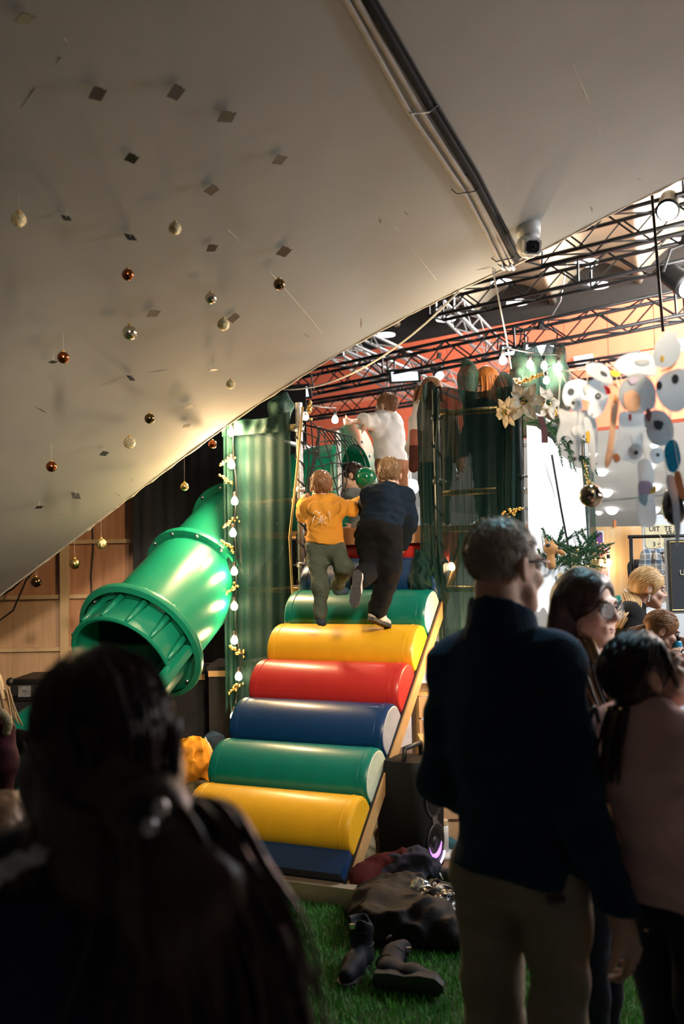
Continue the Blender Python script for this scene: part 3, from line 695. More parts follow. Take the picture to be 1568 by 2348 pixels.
for p in (PL, PR_, FRc):
    for z in (1.02, 1.62, 2.12, 2.52):
        mk('coupler', MB().lathe([(.026, -.018), (.034, -.014), (.034, .014), (.026, .018)], p + V(0, 0, z), (0, 0, 1), 12), M_galv, tower, True)
        mk('coupler_arm', MB().box(p + V(0, 0, z) + AX*.03*(1 if p is not PL else -1), (.05, .02, .012), np.stack([AX, HD, V(0, 0, 1)], 1)), M_galv, tower)
fw_ = np.linalg.norm(FRc - FLc); cw = (FLc + FRc)/2 + HD*1.0; RT = np.stack([AX, HD, V(0, 0, 1)], 1)
for i in range(9): mk('platform_plank', MB().box((FLc+FRc)/2 + HD*(.22 + i*.215) + V(0, 0, PZ - .02), (fw_ - .1, .2, .036), RT), M_board, tower)
mk('front_beam', MB().box((PL + PR_)/2 + HD*.12 + V(0, 0, PZ - .05), (.9, .05, .11), RT), M_ply, tower)
# gauze panels wrapped round the bays
def wrap(label, a, b, z0, z1, m, seed, amp=.02, ztop=None, n=70, rag=.0, gather=None, name='gauze_net', freq=30):
    o = drape(name, a[:2], b[:2], z0, z1, m, amp, n, seed, 14, None, rag, gather, ztop, freq)
    return tag(o, label, 'netting', 'green gauze on the tower')
f1 = -HD*.05
wrap('dark green gauze panel beside the tube slide, hung with bulbs', FLc + f1 - AX*.02, PL + f1 - AX*.045, .25, 2.62, M_net, 1, .009, lambda u: .02 - .03*math.sin(math.pi*u))
wrap('narrow bunched gauze drape down the tower corner next to the slide', FLc + f1*1.6 - AX*.035, FLc + f1*1.6 + AX*.05, .7, 2.6, M_netl, 11, .02, n=30, rag=.05, freq=70)
wrap('bunched gauze rolled along the top rail above the slide', FLc + f1*2 - AX*.03, PL + f1*2 - AX*.1, 2.50, 2.6, M_netl, 21, .02, n=40)
wrap('dark green gauze panel behind the man, right of the climbing boys', PR_ + f1 + AX*.0, FRc + f1, .25, 2.68, M_net, 2, .02, lambda u: .03*math.cos(5*u) + (.09 if u > .72 else 0)*math.sin((u-.72)*11))
wrap('thick twisted gauze drape tied to the pole above the bright lamp', PR_ + f1*1.7 - AX*.10, PR_ + f1*1.7 + AX*.07, 1.48, 2.74, M_netl, 12, .03, lambda u: -.22*(u-.55)**2*3, n=40, rag=.04, gather=lambda u, v: .5 + (u-.5)*(1 - .35*math.sin(3*v)) - .25*v*(1-v)*2, freq=50)
wrap('gathered gauze edge hanging beside the glowing white sheet', FRc + f1*1.5 - AX*.10, FRc + f1*1.5 + AX*.05, 1.0, 2.66, M_netl, 13, .03, n=36, rag=.05, gather=lambda u, v: u + .12*math.sin(9*v + 1)*v, freq=60)
# gauze bag end below the twisted drape
kn = PR_ - AX*.09 - HD*.1
o = soft('gauze_knot', [cone(kn + V(0, 0, 1.66), kn + V(0, 0, 1.5), .035, .065), cone(kn + V(0, 0, 1.5), kn + V(.0, 0, 1.30), .065, .035), cone(kn + V(.04, 0, 1.55), kn + V(.09, 0, 1.62), .03, .02)], M_netl, None, .008, .03, fold(.012, 90, 3)); tag(o, 'knotted end of green gauze dangling over the blue roller', 'netting')
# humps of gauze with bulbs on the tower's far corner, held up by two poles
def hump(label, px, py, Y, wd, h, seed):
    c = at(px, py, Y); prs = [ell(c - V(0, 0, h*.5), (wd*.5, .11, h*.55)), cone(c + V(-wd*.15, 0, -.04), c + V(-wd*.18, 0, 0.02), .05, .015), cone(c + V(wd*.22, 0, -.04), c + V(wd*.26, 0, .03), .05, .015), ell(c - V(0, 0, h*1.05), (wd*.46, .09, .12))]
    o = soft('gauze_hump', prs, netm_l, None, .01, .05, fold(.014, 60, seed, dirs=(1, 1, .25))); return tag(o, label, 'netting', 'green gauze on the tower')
netm_l = netmat('green_gauze_lit', (.04, .09, .07), .8, 90.)  # lighter copy of the green gauze, bulb glow set in its colour
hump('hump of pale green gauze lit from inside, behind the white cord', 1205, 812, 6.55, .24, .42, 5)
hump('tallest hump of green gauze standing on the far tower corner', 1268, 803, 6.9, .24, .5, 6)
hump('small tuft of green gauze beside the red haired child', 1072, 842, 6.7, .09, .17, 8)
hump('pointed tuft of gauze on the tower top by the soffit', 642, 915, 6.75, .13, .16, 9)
# rope net between the two left poles
def ropenet():
    mb = MB(); a, b = PL + HD*.02, PL + HD*.6 + AX*.02; n = 9; r = random.Random(4)
    J = {}
    for i in range(n):
        for j in range(13):
            u = i/(n-1); z = 2.6 - .95*j/12
            J[i, j] = a*(1-u) + b*u + V(0, 0, z) + AX*(.05*math.sin(2.2*u*3+j*.4)) + V(r.uniform(-.012, .012), 0, r.uniform(-.02, .02) - .06*math.sin(math.pi*u))
    for i in range(n):
        for j in range(13):
            if i < n-1: mb.tube([J[i, j], J[i+1, j]], .0045, 4, False)
            if j < 12: mb.tube([J[i, j], J[i, j+1]], .0045, 4, False)
    for k in range(10):   # the net folds over the top rail towards the entry
        u = k/9; p = (PL + HD*.02)*(1-u) + (PL + HD*.6)*u
        q = p + AX*.0 + V(0, 0, 2.56); mb.tube([q, q + AX*.12 + V(0, 0, -.03), q + AX*.2 - V(0, 0, .14)], .0045, 4, False)
    sp = [PL + V(.03*math.cos(t), .03*math.sin(t), 2.55 - t*.022) for t in np.linspace(0, 48, 160)]; mb.tube(sp, .0055, 5)
    tag(mk('rope_net', mb, M_rope), 'black rope climbing net laced round the scaffold pole', 'net')
    mb = MB(); sp = [PR_ + V(.03*math.cos(t), .03*math.sin(t), 2.45 - t*.03) for t in np.linspace(0, 40, 140)]; mb.tube(sp, .004, 5)
    tag(mk('lashing_rope', mb, M_rope), 'black cord spiralled round the pole at the gauze drape', 'rope')
ropenet()
cord('manila_rope', 'tan rope running down beside the laced scaffold pole', [PL + f1 + V(.05, -.03, 2.66), PL + f1 + V(-.0, -.03, 2.2), PL + f1 + V(-.05, -.03, 1.8), PL + f1 + V(-.035, -.02, 1.35)], .009, mat('manila', (.5, .33, .12), .8))
# ------------------------------------------------------------------ tube slide
slide = thing('tube_slide', 'green plastic tube slide running from the tower to the floor', 'slide', V(-1.7, 6.0, 0))
EC = PL + HD*.93 + V(0, 0, 2.23)                                          # centre of the entry hole in the side wall of the corridor
poly = []
W2 = .40
outer = [(-W2, -.42), (W2, -.42), (W2, .05)] + [(W2*math.cos(t), .05 + .38*math.sin(t)) for t in np.linspace(.1, math.pi - .1, 14)] + [(-W2, .05)]
def ring_pts(fn, n=40): return [fn(2*math.pi*i/n) for i in range(n)]
def outr(t):
    x, y = math.cos(t), math.sin(t)
    if y > 0: return (W2*x, .05 + .40*y)
    k = min(W2/max(abs(x), 1e-6), .42/max(abs(y), 1e-6)); return (x*k, y*k + .05*(1+y))
op = ring_pts(outr); ip = ring_pts(lambda t: (.29*math.cos(t), .29*math.sin(t)))
to3 = lambda p, d: EC + HD*p[0] + V(0, 0, p[1]) + AX*d
mk('entry_panel', MB().rings([[to3(p, .0) for p in ip], [to3(p, .0) for p in op], [to3(p, -.03) for p in op], [to3(p, -.03) for p in ip]], closed=True), M_slide, slide, True, 40)
bolt = proto('bolt', MB().lathe([(.011, -.003), (.011, .004), (.006, .008), (0.001, .009)], (0, 0, 0), (0, 0, 1), 8), M_alu)
Rax = np.stack([HD, V(0, 0, 1), AX], 1)
for i in range(12):
    t = 2*math.pi*i/12 + .2; inst('bolt', bolt, slide, to3((.335*math.cos(t), .335*math.sin(t)), .002), Rax, 1)
c0, c1, c2, c3 = at(545, 1214, 7.45), at(452, 1322, 6.98), at(328, 1466, 6.42), at(245, 1560, 6.06)
ctrl = [EC - AX*.03, EC - AX*.35 + V(0, 0, -.02), V(-.62, 7.86, 2.05), c0, c1, c2]
def cr(pts, n=8):
    P_ = [2*np.asarray(pts[0]) - pts[1]] + [np.asarray(p) for p in pts] + [2*np.asarray(pts[-1]) - pts[-2]]; out = []
    for i in range(1, len(P_) - 2):
        for t in np.linspace(0, 1, n, endpoint=False):
            a, b, c, d = P_[i-1:i+3]; out.append(.5*((2*b) + (-a+c)*t + (2*a-5*b+4*c-d)*t*t + (-a+3*b-3*c+d)*t**3))
    return out + [P_[-2]]
TR = .335
def shell(name, path, r0, parent=slide, seg=36):
    """hollow tube wall along a path"""
    o = MB(); o.tube(path, r0, seg, False); i = MB(); i.tube(path, r0 - .012, seg, False)
    n = len(o.v); m = len(path); mb = MB(); mb.v = o.v + i.v; mb.f = o.f + [tuple(q + n for q in f)[::-1] for f in i.f]
    for base in (0, (m-1)*seg):
        for j in range(seg):
            a, b = base + j, base + (j+1) % seg; mb.f.append((a, b, b+n, a+n) if base else (b, a, a+n, b+n))
    return mk(name, mb, M_slide, parent, True, 60)
path = cr(ctrl, 8)
i0 = 24  # c0
shell('tube_segment', path[:i0+1], TR*.90); shell('tube_segment', path[i0:i0+9], TR*.97); shell('tube_segment', path[i0+8:], TR*1.04)
def flange(c, d, r, name='flange'):
    d = nrm(d); fl = mk(name, MB().lathe([(r, -.028), (r+.055, -.022), (r+.06, 0), (r+.055, .022), (r, .028), (r-.012, .028), (r-.012, -.028)], c, d, 44, False), M_slide, slide, True, 35)
    N = nrm(np.cross(d, V(0, 0, 1))); B = np.cross(d, N)
    Rb = np.stack([N, B, d], 1)
    for i in range(12):
        t = 2*math.pi*i/12 + .13
        for s_ in (1, -1):
            b_ = inst('bolt', bolt, fl, c + d*.025*s_ + (r+.035)*(math.cos(t)*N + math.sin(t)*B), Rb if s_ > 0 else Rb @ np.diag([1, -1, -1]), 1.3)
            b_.parent = fl
    return fl
flange(c0, path[i0+1]-path[i0-1], TR*.95); flange(c1, c2-c0, TR*1.0); 
ax_ = nrm(c2 - c1)
flange(c2, ax_, TR*1.06)
mk('rim_ring', MB().lathe([(TR*1.06+.05, -.03), (TR*1.06+.085, -.02), (TR*1.06+.09, .0), (TR*1.06+.085, .02), (TR*1.06+.05, .03)], c2 + ax_*.03, ax_, 44, False), M_slide, slide, True, 40)
# ribbed hood below the ring and the open trough down to the floor
N_ = nrm(np.cross(ax_, V(0, 0, 1))); B_ = nrm(np.cross(N_, ax_))            # B_ points up, N_ sideways
if B_[2] < 0: B_ = -B_
def arc_pt(c, r, t): return c + r*(math.cos(t)*N_ + math.sin(t)*B_)
hood = MB(); he = c2 + ax_*.24; rr = []
for d_, r_, cutv in ((0.02, TR*1.0, 0), (.10, TR*1.03, 0), (.20, TR*1.06, 0), (.26, TR*1.08, 0), (.27, TR*1.04, 0), (.26, TR*.98, 0), (.15, TR*.96, 0), (.02, TR*.94, 0)):
    rr.append([arc_pt(c2 + ax_*d_, r_, t) for t in np.linspace(-.25, math.pi + .25, 30)])
Gh = [[rr[i][j] for i in range(len(rr))] for j in range(30)]
hood.grid(Gh); mk('exit_hood', hood, M_slide, slide, True, 40)
for t in np.linspace(.12, math.pi - .12, 7):
    a, b = arc_pt(c2 + ax_*.03, TR*1.05, t), arc_pt(c2 + ax_*.25, TR*1.08, t)
    mk('rib', MB().tube([a, b], [.03, .014], 6), M_slide, slide, True)
tr_c = [c2 + ax_*.05, c2 + ax_*.3, at(215, 1600, 5.98), at(120, 1668, 5.62), at(20, 1715, 5.3), at(-90, 1730, 4.9)]
tp = cr(tr_c, 6); Gt = []; Gi = []
for i, p in enumerate(tp):
    d = nrm((tp[min(i+1, len(tp)-1)] - tp[max(i-1, 0)])); n_ = nrm(np.cross(d, V(0, 0, 1))); b_ = nrm(np.cross(n_, d)); b_ = b_ if b_[2] > 0 else -b_
    R0 = TR*1.0; row = []
    arcs = list(np.linspace(math.pi + .05, 2*math.pi - .05, 18))
    for t in arcs: row.append(p + R0*(math.cos(t)*n_ + math.sin(t)*b_))
    first, last = row[0], row[-1]
    n1 = nrm(first - p); n2 = nrm(last - p)
    row = [first + n1*.05 - b_*.03, first + n1*.045 + b_*.012, first + b_*.02] + row + [last + b_*.02, last + n2*.045 + b_*.012, last + n2*.05 - b_*.03]
    back = [q + (p - q)*.0 - b_*.0 + nrm(q - p)*.015 for q in row[::-1]]
    Gt.append(row + back)
mk('trough', MB().rings(Gt), M_slide, slide, True, 60)
mk('support_leg', MB().tube([at(150, 1660, 5.8)*V(1, 1, 0) + V(0, 0, .0), at(150, 1690, 5.8)], .03, 8), M_galv, slide, True)
mk('support_leg', MB().tube([c2*V(1, 1, 0), c2 - V(0, 0, TR)], .03, 8), M_galv, slide, True)
# ------------------------------------------------------------------ glowing sheet on the tower's side, corner post, balloon
o = drape('white_sheet', (FRc + AX*.04 + HD*.06)[:2], (FRc + AX*.04 + HD*1.86)[:2], 1.30, 2.44, M_sheet, .018, 90, 8, 14, None, .02, lambda u, v: u*(.9 + .1*v), lambda u: -.12*u + .04*math.sin(6*u), 11)
tag(o, 'white sheet stretched on the tower side, brightly lit', 'sheet')
cord('black_cable', 'black cable running down over the bright white sheet', [FRc + AX*.075 + HD*.55 + V(0, 0, 2.3), FRc + AX*.08 + HD*.75 + V(0, 0, 1.95), FRc + AX*.085 + HD*.95 + V(0, 0, 1.65), FRc + AX*.085 + HD*.97 + V(0, 0, 1.4)], .007, M_blackp, 'cable')
def balloon(label, c, r, m, d=(0, 0, -1)):
    t = thing('balloon', label, 'balloon', c - V(0, 0, r*1.2)); d = nrm(d)
    mk('skin', MB().lathe([(r*.02, -r*1.28), (r*.09, -r*1.22), (r*.35, -r*1.05), (r*.72, -r*.72), (r*.95, -r*.25), (r, .1*r), (r*.93, r*.45), (r*.7, r*.78), (r*.35, r*.97), (.001, r*1.03)], c, -d, 24), m, t, True)
    mk('knot', MB().lathe([(r*.03, 0), (r*.1, r*.1)], c + d*r*1.25, d, 8), m, t, True)
balloon('shiny green balloon between the two climbing boys', at(838, 1096, 6.6), .072, mat('green_balloon', (.0, .14, .06), .12, coat=.8), (-.3, .5, -.8))
# ------------------------------------------------------------------ bulbs, berry picks
bulb_me = proto('bulb', MB().lathe([(.012, .038), (.016, .03), (.027, .012), (.030, -.006), (.024, -.025), (.012, -.033), (.001, -.035)], (0, 0, 0), (0, 0, 1), 14), M_bulb)
bulbw_me = proto('bulb', MB().lathe([(.012, .038), (.016, .03), (.027, .012), (.030, -.006), (.024, -.025), (.012, -.033), (.001, -.035)], (0, 0, 0), (0, 0, 1), 14), M_bulbw)
sock_me = proto('socket', MB().lathe([(.013, .035), (.016, .04), (.016, .075), (.006, .08)], (0, 0, 0), (0, 0, 1), 10), M_blackp)
def garland(label, pts, me, e, col, nolight=()):
    t = thing('string_light', label, 'string lights', pts[-1])
    cab = []
    for p in pts: cab += [p + V(.012, .012, .08)]
    mk('cable', MB().tube(cr(cab, 6), .005, 6), M_blackp, t, True)
    for i, p in enumerate(pts):
        b = inst('bulb', me, t, p, None, .8); s_ = inst('socket', sock_me, t, p)
        s_.parent = b; s_.location = (0, 0, 0)
        if i not in nolight: point('bulb_glow', p + V(-.004, -.05, 0), e[i] if isinstance(e, list) else e, col, .035)
BL = [(530,992),(531,1066),(538,1149),(534,1222),(537,1310),(537,1390),(537,1468),(547,1551),(536,1642)]
garland('string of warm bulbs down the tower corner beside the slide', [at(px, py, 6.68) for px, py in BL], bulb_me, [40, 30, 8, 3, 3, 3, 2.6, 2, 2], (1, .66, .33))
garland('string of white bulbs over the far tower corner and gauze humps', [at(1153, 826, 6.0), at(1215, 836, 6.42), at(1247, 838, 6.75), at(1281, 842, 6.78), at(1252, 872, 6.76), at(1160, 935, 6.2)], bulbw_me, [10, 5, 6, 6, 6, 4], (1, .8, .55), (2, 4))
garland('single bulb on the panel edge under the boy\'s outstretched arm', [at(768, 962, 7.0), at(700, 955, 6.75)], bulbw_me, 1.5, (1, .82, .6), (1,))
garland('warm bulbs inside the netted bays of the tower', [at(1035, 1300, 6.35), at(712, 1290, 6.9), at(1395, 1290, 7.8)], bulb_me, 3, (1, .66, .33), (2,))
berry = proto('berry', MB().ball((0, 0, 0), .011, 8, 5), M_gold)
def pick(label, p, d, n=16, seed=0, L=.11):
    t = thing('gold_berry_pick', label, 'ornament', p, 'gold berry picks on the tower'); r = random.Random(seed); d = nrm(d)
    mk('stem', MB().tube([p, p + d*L], .003, 5), M_gold, t)
    for i in range(n):
        u = i/n; inst('berry', berry, t, p + d*L*u + V(r.uniform(-1, 1), r.uniform(-1, 1), r.uniform(-1, 1))*.022*(1.1-u), None, r.uniform(.7, 1.1))
WH = ['by the soffit', 'above the slide', 'over the upper slide ring', 'at mid height over the slide', 'beside the slide flange', 'low on the gauze corner', 'lowest, by the black plinth']
for k, (px, py) in enumerate(((533,1048),(533,1110),(540,1188),(535,1260),(546,1342),(556,1500),(552,1568))):
    pick('sprig of gold berries tucked in the gauze ' + WH[k], at(px, py, 6.7), (-.7, -.2, .5 if k % 2 else -.5), 16, k)
pick('gold berry sprig on the netted corner above the man\'s head', at(1160, 1180, 5.9), (.8, 0, .3), 14, 21); pick('gold berry sprig standing on top of the laced pole', at(705, 955, 6.6), (.2, 0, 1), 14, 22)
pick('big gold berry sprig over the white poinsettia', at(1185, 878, 5.95), (.7, -.2, .2), 26, 23, .16); pick('gold berry sprig right of the white poinsettia', at(1258, 900, 6.1), (.2, -.2, -.8), 26, 24, .16)
pick('gold berry sprig high on the far corner post', at(1338, 1050, 7.4), (.1, -.2, -.9), 30, 25, .28); pick('gold berry sprig low on the corner post by the fir', at(1376, 1245, 7.4), (.2, 0, -.9), 18, 26, .16)
# bright spot lamp on the platform back rail
lp = at(944, 1116, 7.75)
t = thing('spot_lamp', 'dazzling white spot lamp behind the boy in navy', 'lamp', lp)
mk('housing', MB().lathe([(.02, .09), (.05, .08), (.055, .02), (.06, 0)], lp, nrm(V(.05, 1, 0)), 18, False), M_blackp, t, True)
mk('lens', MB().lathe([(.001, 0), (.05, 0), (.05, .004)], lp + V(0, .01, 0), nrm(V(.05, 1, 0)), 18), mat('dazzling_lens', (1, 1, 1), .3, emit=(.75, .95, 1), estr=160), t)
mk('bracket', MB().tube([lp + V(0, .06, 0), lp + V(.02, .09, -.25), V(lp[0] + .02, lp[1] + .09, PZ)], .012, 6), M_blackp, t)
spot('spot_lamp_beam', lp - V(0, .03, 0), (0.3, 0, 2.0), 40, (.72, .93, 1), 110, .9, .05)
# floor lamp hidden behind the man that lights crates and roller ends
point('crate_lamp', V(.80, 5.78, 1.12), 20, (1, .62, .28), .08)
spot('sheet_wash', (4.0, 6.6, 2.2), (1.5, 6.9, 1.9), 35, (.86, .95, 1), 34, .5, .1)
# ------------------------------------------------------------------ people
M_skin = mat('skin', (.62, .36, .26), .5, var=.06, scale=20); M_skin2 = mat('fair_skin', (.72, .45, .34), .5, var=.06, scale=20)
M_lip = mat('lips', (.42, .14, .12), .45); M_eyew = mat('eye_white', (.75, .73, .7), .2); M_iris = mat('iris', (.04, .03, .025), .15)
def hairmat(n, c, c2=None): return mat(n, c, .42, var=.35, scale=26, stretch=(1, 1, .12), bump=.5, bscale=60, col2=c2)
H_dark = hairmat('dark_brown_hair', (.018, .009, .006), (.045, .02, .013)); H_brown = hairmat('brown_hair', (.07, .034, .018), (.13, .065, .034))
H_blond = hairmat('blond_hair', (.5, .29, .12), (.72, .47, .22)); H_grey = hairmat('greying_short_hair', (.26, .19, .14), (.42, .33, .26)); H_red = hairmat('ginger_hair', (.42, .13, .03), (.62, .24, .07))
H_sand = hairmat('sandy_hair', (.23, .13, .065), (.36, .22, .12)); H_auburn = hairmat('light_brown_hair', (.2, .09, .04), (.34, .17, .08))
def cloth(n, c, r=.85, v=.14, b=.35): return mat(n, c, r, var=v, scale=9, bump=b, bscale=220, spec=.2)
def frame(fd, up=(0, 0, 1)):
    f = nrm(fd); r = nrm(np.cross(f, up)); u = np.cross(r, f); return np.stack([r, f, u], 1)
def head_prims(c, M, hs, ears=True):
    h = lambda x, y, z: c + M @ (V(x, y, z)*hs)
    P = [ell(h(0, -.015, .032), V(.072, .094, .083)*hs, M), ell(h(0, .028, -.04), V(.058, .066, .076)*hs, M), cone(h(0, .074, -.098), h(0, .066, -.09), .022*hs, k=.03),
         cone(h(-.05, .03, -.065), h(-.02, .07, -.097), .018*hs), cone(h(.05, .03, -.065), h(.02, .07, -.097), .018*hs),
         cone(h(-.03, .08, .024), h(.03, .08, .024), .013*hs), ell(h(-.037, .064, -.03), V(.024, .026, .022)*hs, M), ell(h(.037, .064, -.03), V(.024, .026, .022)*hs, M),
         cone(h(0, .092, .012), h(0, .112, -.027), .007*hs, .0115*hs, k=.012), ell(h(-.012, .098, -.033), V(.009, .011, .007)*hs, M, .008), ell(h(.012, .098, -.033), V(.009, .011, .007)*hs, M, .008),
         ell(h(-.031, .1, .004), V(.016, .016, .011)*hs, M, .012, '-'), ell(h(.031, .1, .004), V(.016, .016, .011)*hs, M, .012, '-'),
         cone(h(-.018, .086, -.06), h(.018, .086, -.06), .0085*hs, k=.008), cone(h(-.015, .084, -.071), h(.015, .084, -.071), .0095*hs, k=.008)]
    if ears:
        for s in (-1, 1):
            P += [ell(h(s*.076, -.012, -.008), V(.010, .021, .032)*hs, M @ np.array(Matrix.Rotation(s*.35, 3, 'Z')), .01), ell(h(s*.086, -.006, -.004), V(.007, .011, .018)*hs, M, .006, '-')]
    return P
def face_parts(par, c, M, hs, lips=True, brow=None):
    h = lambda x, y, z: c + M @ (V(x, y, z)*hs)
    for s in (-1, 1):
        e = mk('eye', MB().ball(h(s*.031, .081, .004), .0125*hs, 12, 8), M_eyew, par, True)
        mk('iris', MB().ball(h(s*.031, .0905, .004), .0052*hs, 10, 6), M_iris, e, True)
        mk('eyebrow', MB().tube([h(s*.014, .094, .02), h(s*.03, .093, .026), h(s*.048, .078, .021)], [.003*hs, .0042*hs, .002*hs], 6), brow or H_brown, par, True)
        mk('eyelid', MB().tube([h(s*.018, .089, .007), h(s*.031, .0945, .0115), h(s*.044, .085, .007)], .0022*hs, 6), H_dark, par, True)
    if lips: mk('lips', MB().tube([h(-.021, .086, -.064), h(-.009, .0955, -.0605), h(0, .0965, -.062), h(.009, .0955, -.0605), h(.021, .086, -.064)], [.0015*hs, .004*hs, .0038*hs, .004*hs, .0015*hs], 8).tube([h(-.019, .086, -.067), h(0, .0955, -.071), h(.019, .086, -.067)], [.0015*hs, .005*hs, .0015*hs], 8), M_lip, par, True)
def hand_prims(w, d, n, S, thumb=1, curl=.45, spread=0.):
    d = nrm(d); n = nrm(n - d*np.dot(n, d)); c = np.cross(d, n)
    P = [ell(w + d*.045*S, V(.038, .017, .052)*S, np.stack([c, n, d], 1), .02), cone(w, w + d*.03*S, .024*S, .026*S)]
    for i, (ln, x) in enumerate(((.92, -.029), (1.05, -.010), (1., .010), (.8, .028))):
        x *= -thumb if False else 1
        p = w + d*.082*S + c*x*S*thumb; a = 0.; q = nrm(d + c*spread*x*thumb*12)
        for L, r0, r1 in ((.04, .0092, .0085), (.027, .0085, .0078), (.02, .0078, .0066)):
            a += curl; dv = q*math.cos(a) + n*math.sin(a); e = p + dv*L*ln*S; P.append(cone(p, e, r0*S, r1*S, k=.004)); p = e
    p = w + d*.025*S - c*.028*S*thumb; dv = nrm(d*.75 - c*.6*thumb + n*.25)
    e = p + dv*.042*S; P.append(cone(p, e, .013*S, .0105*S, k=.01)); dv = nrm(dv + d*.35 + n*curl*.8); P.append(cone(e, e + dv*.032*S, .0105*S, .008*S, k=.005))
    return P
def torso(J, S, g, part='all'):
    sm = (J['sL']+J['sR'])/2; hm = (J['hL']+J['hR'])/2; up = nrm(sm-hm); xa = nrm(J['sR']-J['sL']); ya = nrm(np.cross(up, xa)); xa = np.cross(ya, up); R = np.stack([xa, ya, up], 1)
    sw = np.linalg.norm(J['sR']-J['sL'])/2; hw = np.linalg.norm(J['hR']-J['hL'])/2; L = np.linalg.norm(sm-hm); wd = J.get('girth', 1.)
    nb_ = sm + up*.05*S
    P = [cone(J['sL'], J['sR'], .052*S+g, k=.05), cone(nb_ - xa*.03*S, J['sL'] + up*.012*S, .05*S+g, .03*S+g, k=.05), cone(nb_ + xa*.03*S, J['sR'] + up*.012*S, .05*S+g, .03*S+g, k=.05), ell(sm - up*.26*L, V(sw*.93+g, .108*S*wd+g, .36*L+g), R, .05), ell(sm - up*.62*L, V(sw*.82*wd+g, .10*S*wd+g, .36*L+g), R, .06), ell(hm + up*.02*L, V(hw+.055*S+g, .105*S*wd+g, .2*L+g), R, .06)]
    return P, sm, hm, up, xa, ya, R
def arms(J, S, g, ends=1.):
    P = []
    for s in 'LR':
        P += [cone(J['s'+s], J['e'+s], .05*S+g, .041*S+g), cone(J['e'+s], J['e'+s] + (J['w'+s]-J['e'+s])*ends, .041*S+g, (.041*(1-ends) + .028*ends)*S+g*.8)]
    return P
def legs(J, S, g, ends=1.):
    P = []
    for s in 'LR':
        P += [cone(J['h'+s], J['k'+s], .08*S+g, .054*S+g, k=.03), cone(J['k'+s], J['k'+s] + (J['a'+s]-J['k'+s])*ends, .052*S+g, .036*S+g)]
    return P
def shoe(par, ank, toe, S, m, msole, up=(0, 0, 1), name='shoe'):
    t = nrm(toe); u = nrm(np.asarray(up, float) - t*np.dot(up, t)); r = np.cross(t, u); R = np.stack([r, t, u], 1); q = lambda x, y, z: ank + R @ (V(x, y, z)*S)
    o = soft(name, [cone(q(0, -.035, -.045), q(0, .06, -.05), .034*S, .036*S), cone(q(0, .06, -.05), q(0, .155, -.06), .036*S, .03*S), cone(q(0, -.03, -.04), q(0, -.01, .02), .036*S, .034*S), cone(q(0, -.01, 0), q(0, .08, -.03), .03*S, .026*S), cut(q(0, 0, -.073), -u)], m, par, max(.004, .006*S), .02*S)
    poly = [(.0, -.075), (.028, -.06), (.034, -.02), (.03, .04), (.04, .1), (.034, .165), (.012, .192), (-.014, .19), (-.034, .16), (-.038, .1), (-.028, .04), (-.033, -.02), (-.027, -.06)]
    so_ = mk('sole', MB().prism([(x*S, y*S) for x, y in poly], q(0, 0, -.082), r, t, .024*S), msole, o)
    mk('laces', MB().tube([q(-.02, .03, -.006), q(.02, .045, -.008), q(-.02, .06, -.014), q(.02, .075, -.02), q(-.018, .09, -.026)], .003*S, 5), msole, o)
    return o
def strands(name, path, spread, n, r, m, par, seed=0, seg=5, fl=None):
    rr = random.Random(seed); mb = MB(); P_ = cr([np.asarray(p) for p in path], 5); k = len(P_)
    sp = spread if not np.isscalar(spread) else [spread]*2
    for i in range(n):
        a, b = rr.gauss(0, .5), rr.gauss(0, .5); ph = rr.uniform(0, 6.28); pts = []
        for j, p in enumerate(P_):
            u = j/(k-1); w_ = sp[0] + (sp[-1]-sp[0])*u
            pts.append(p + V(a*w_ + .004*math.sin(5*u+ph), b*w_*.6, .003*math.cos(6*u+ph)))
        mb.tube(pts, [r*(1 - .6*(j/(k-1))**2) for j in range(k)], seg)
    return mk(name, mb, m, par, True)
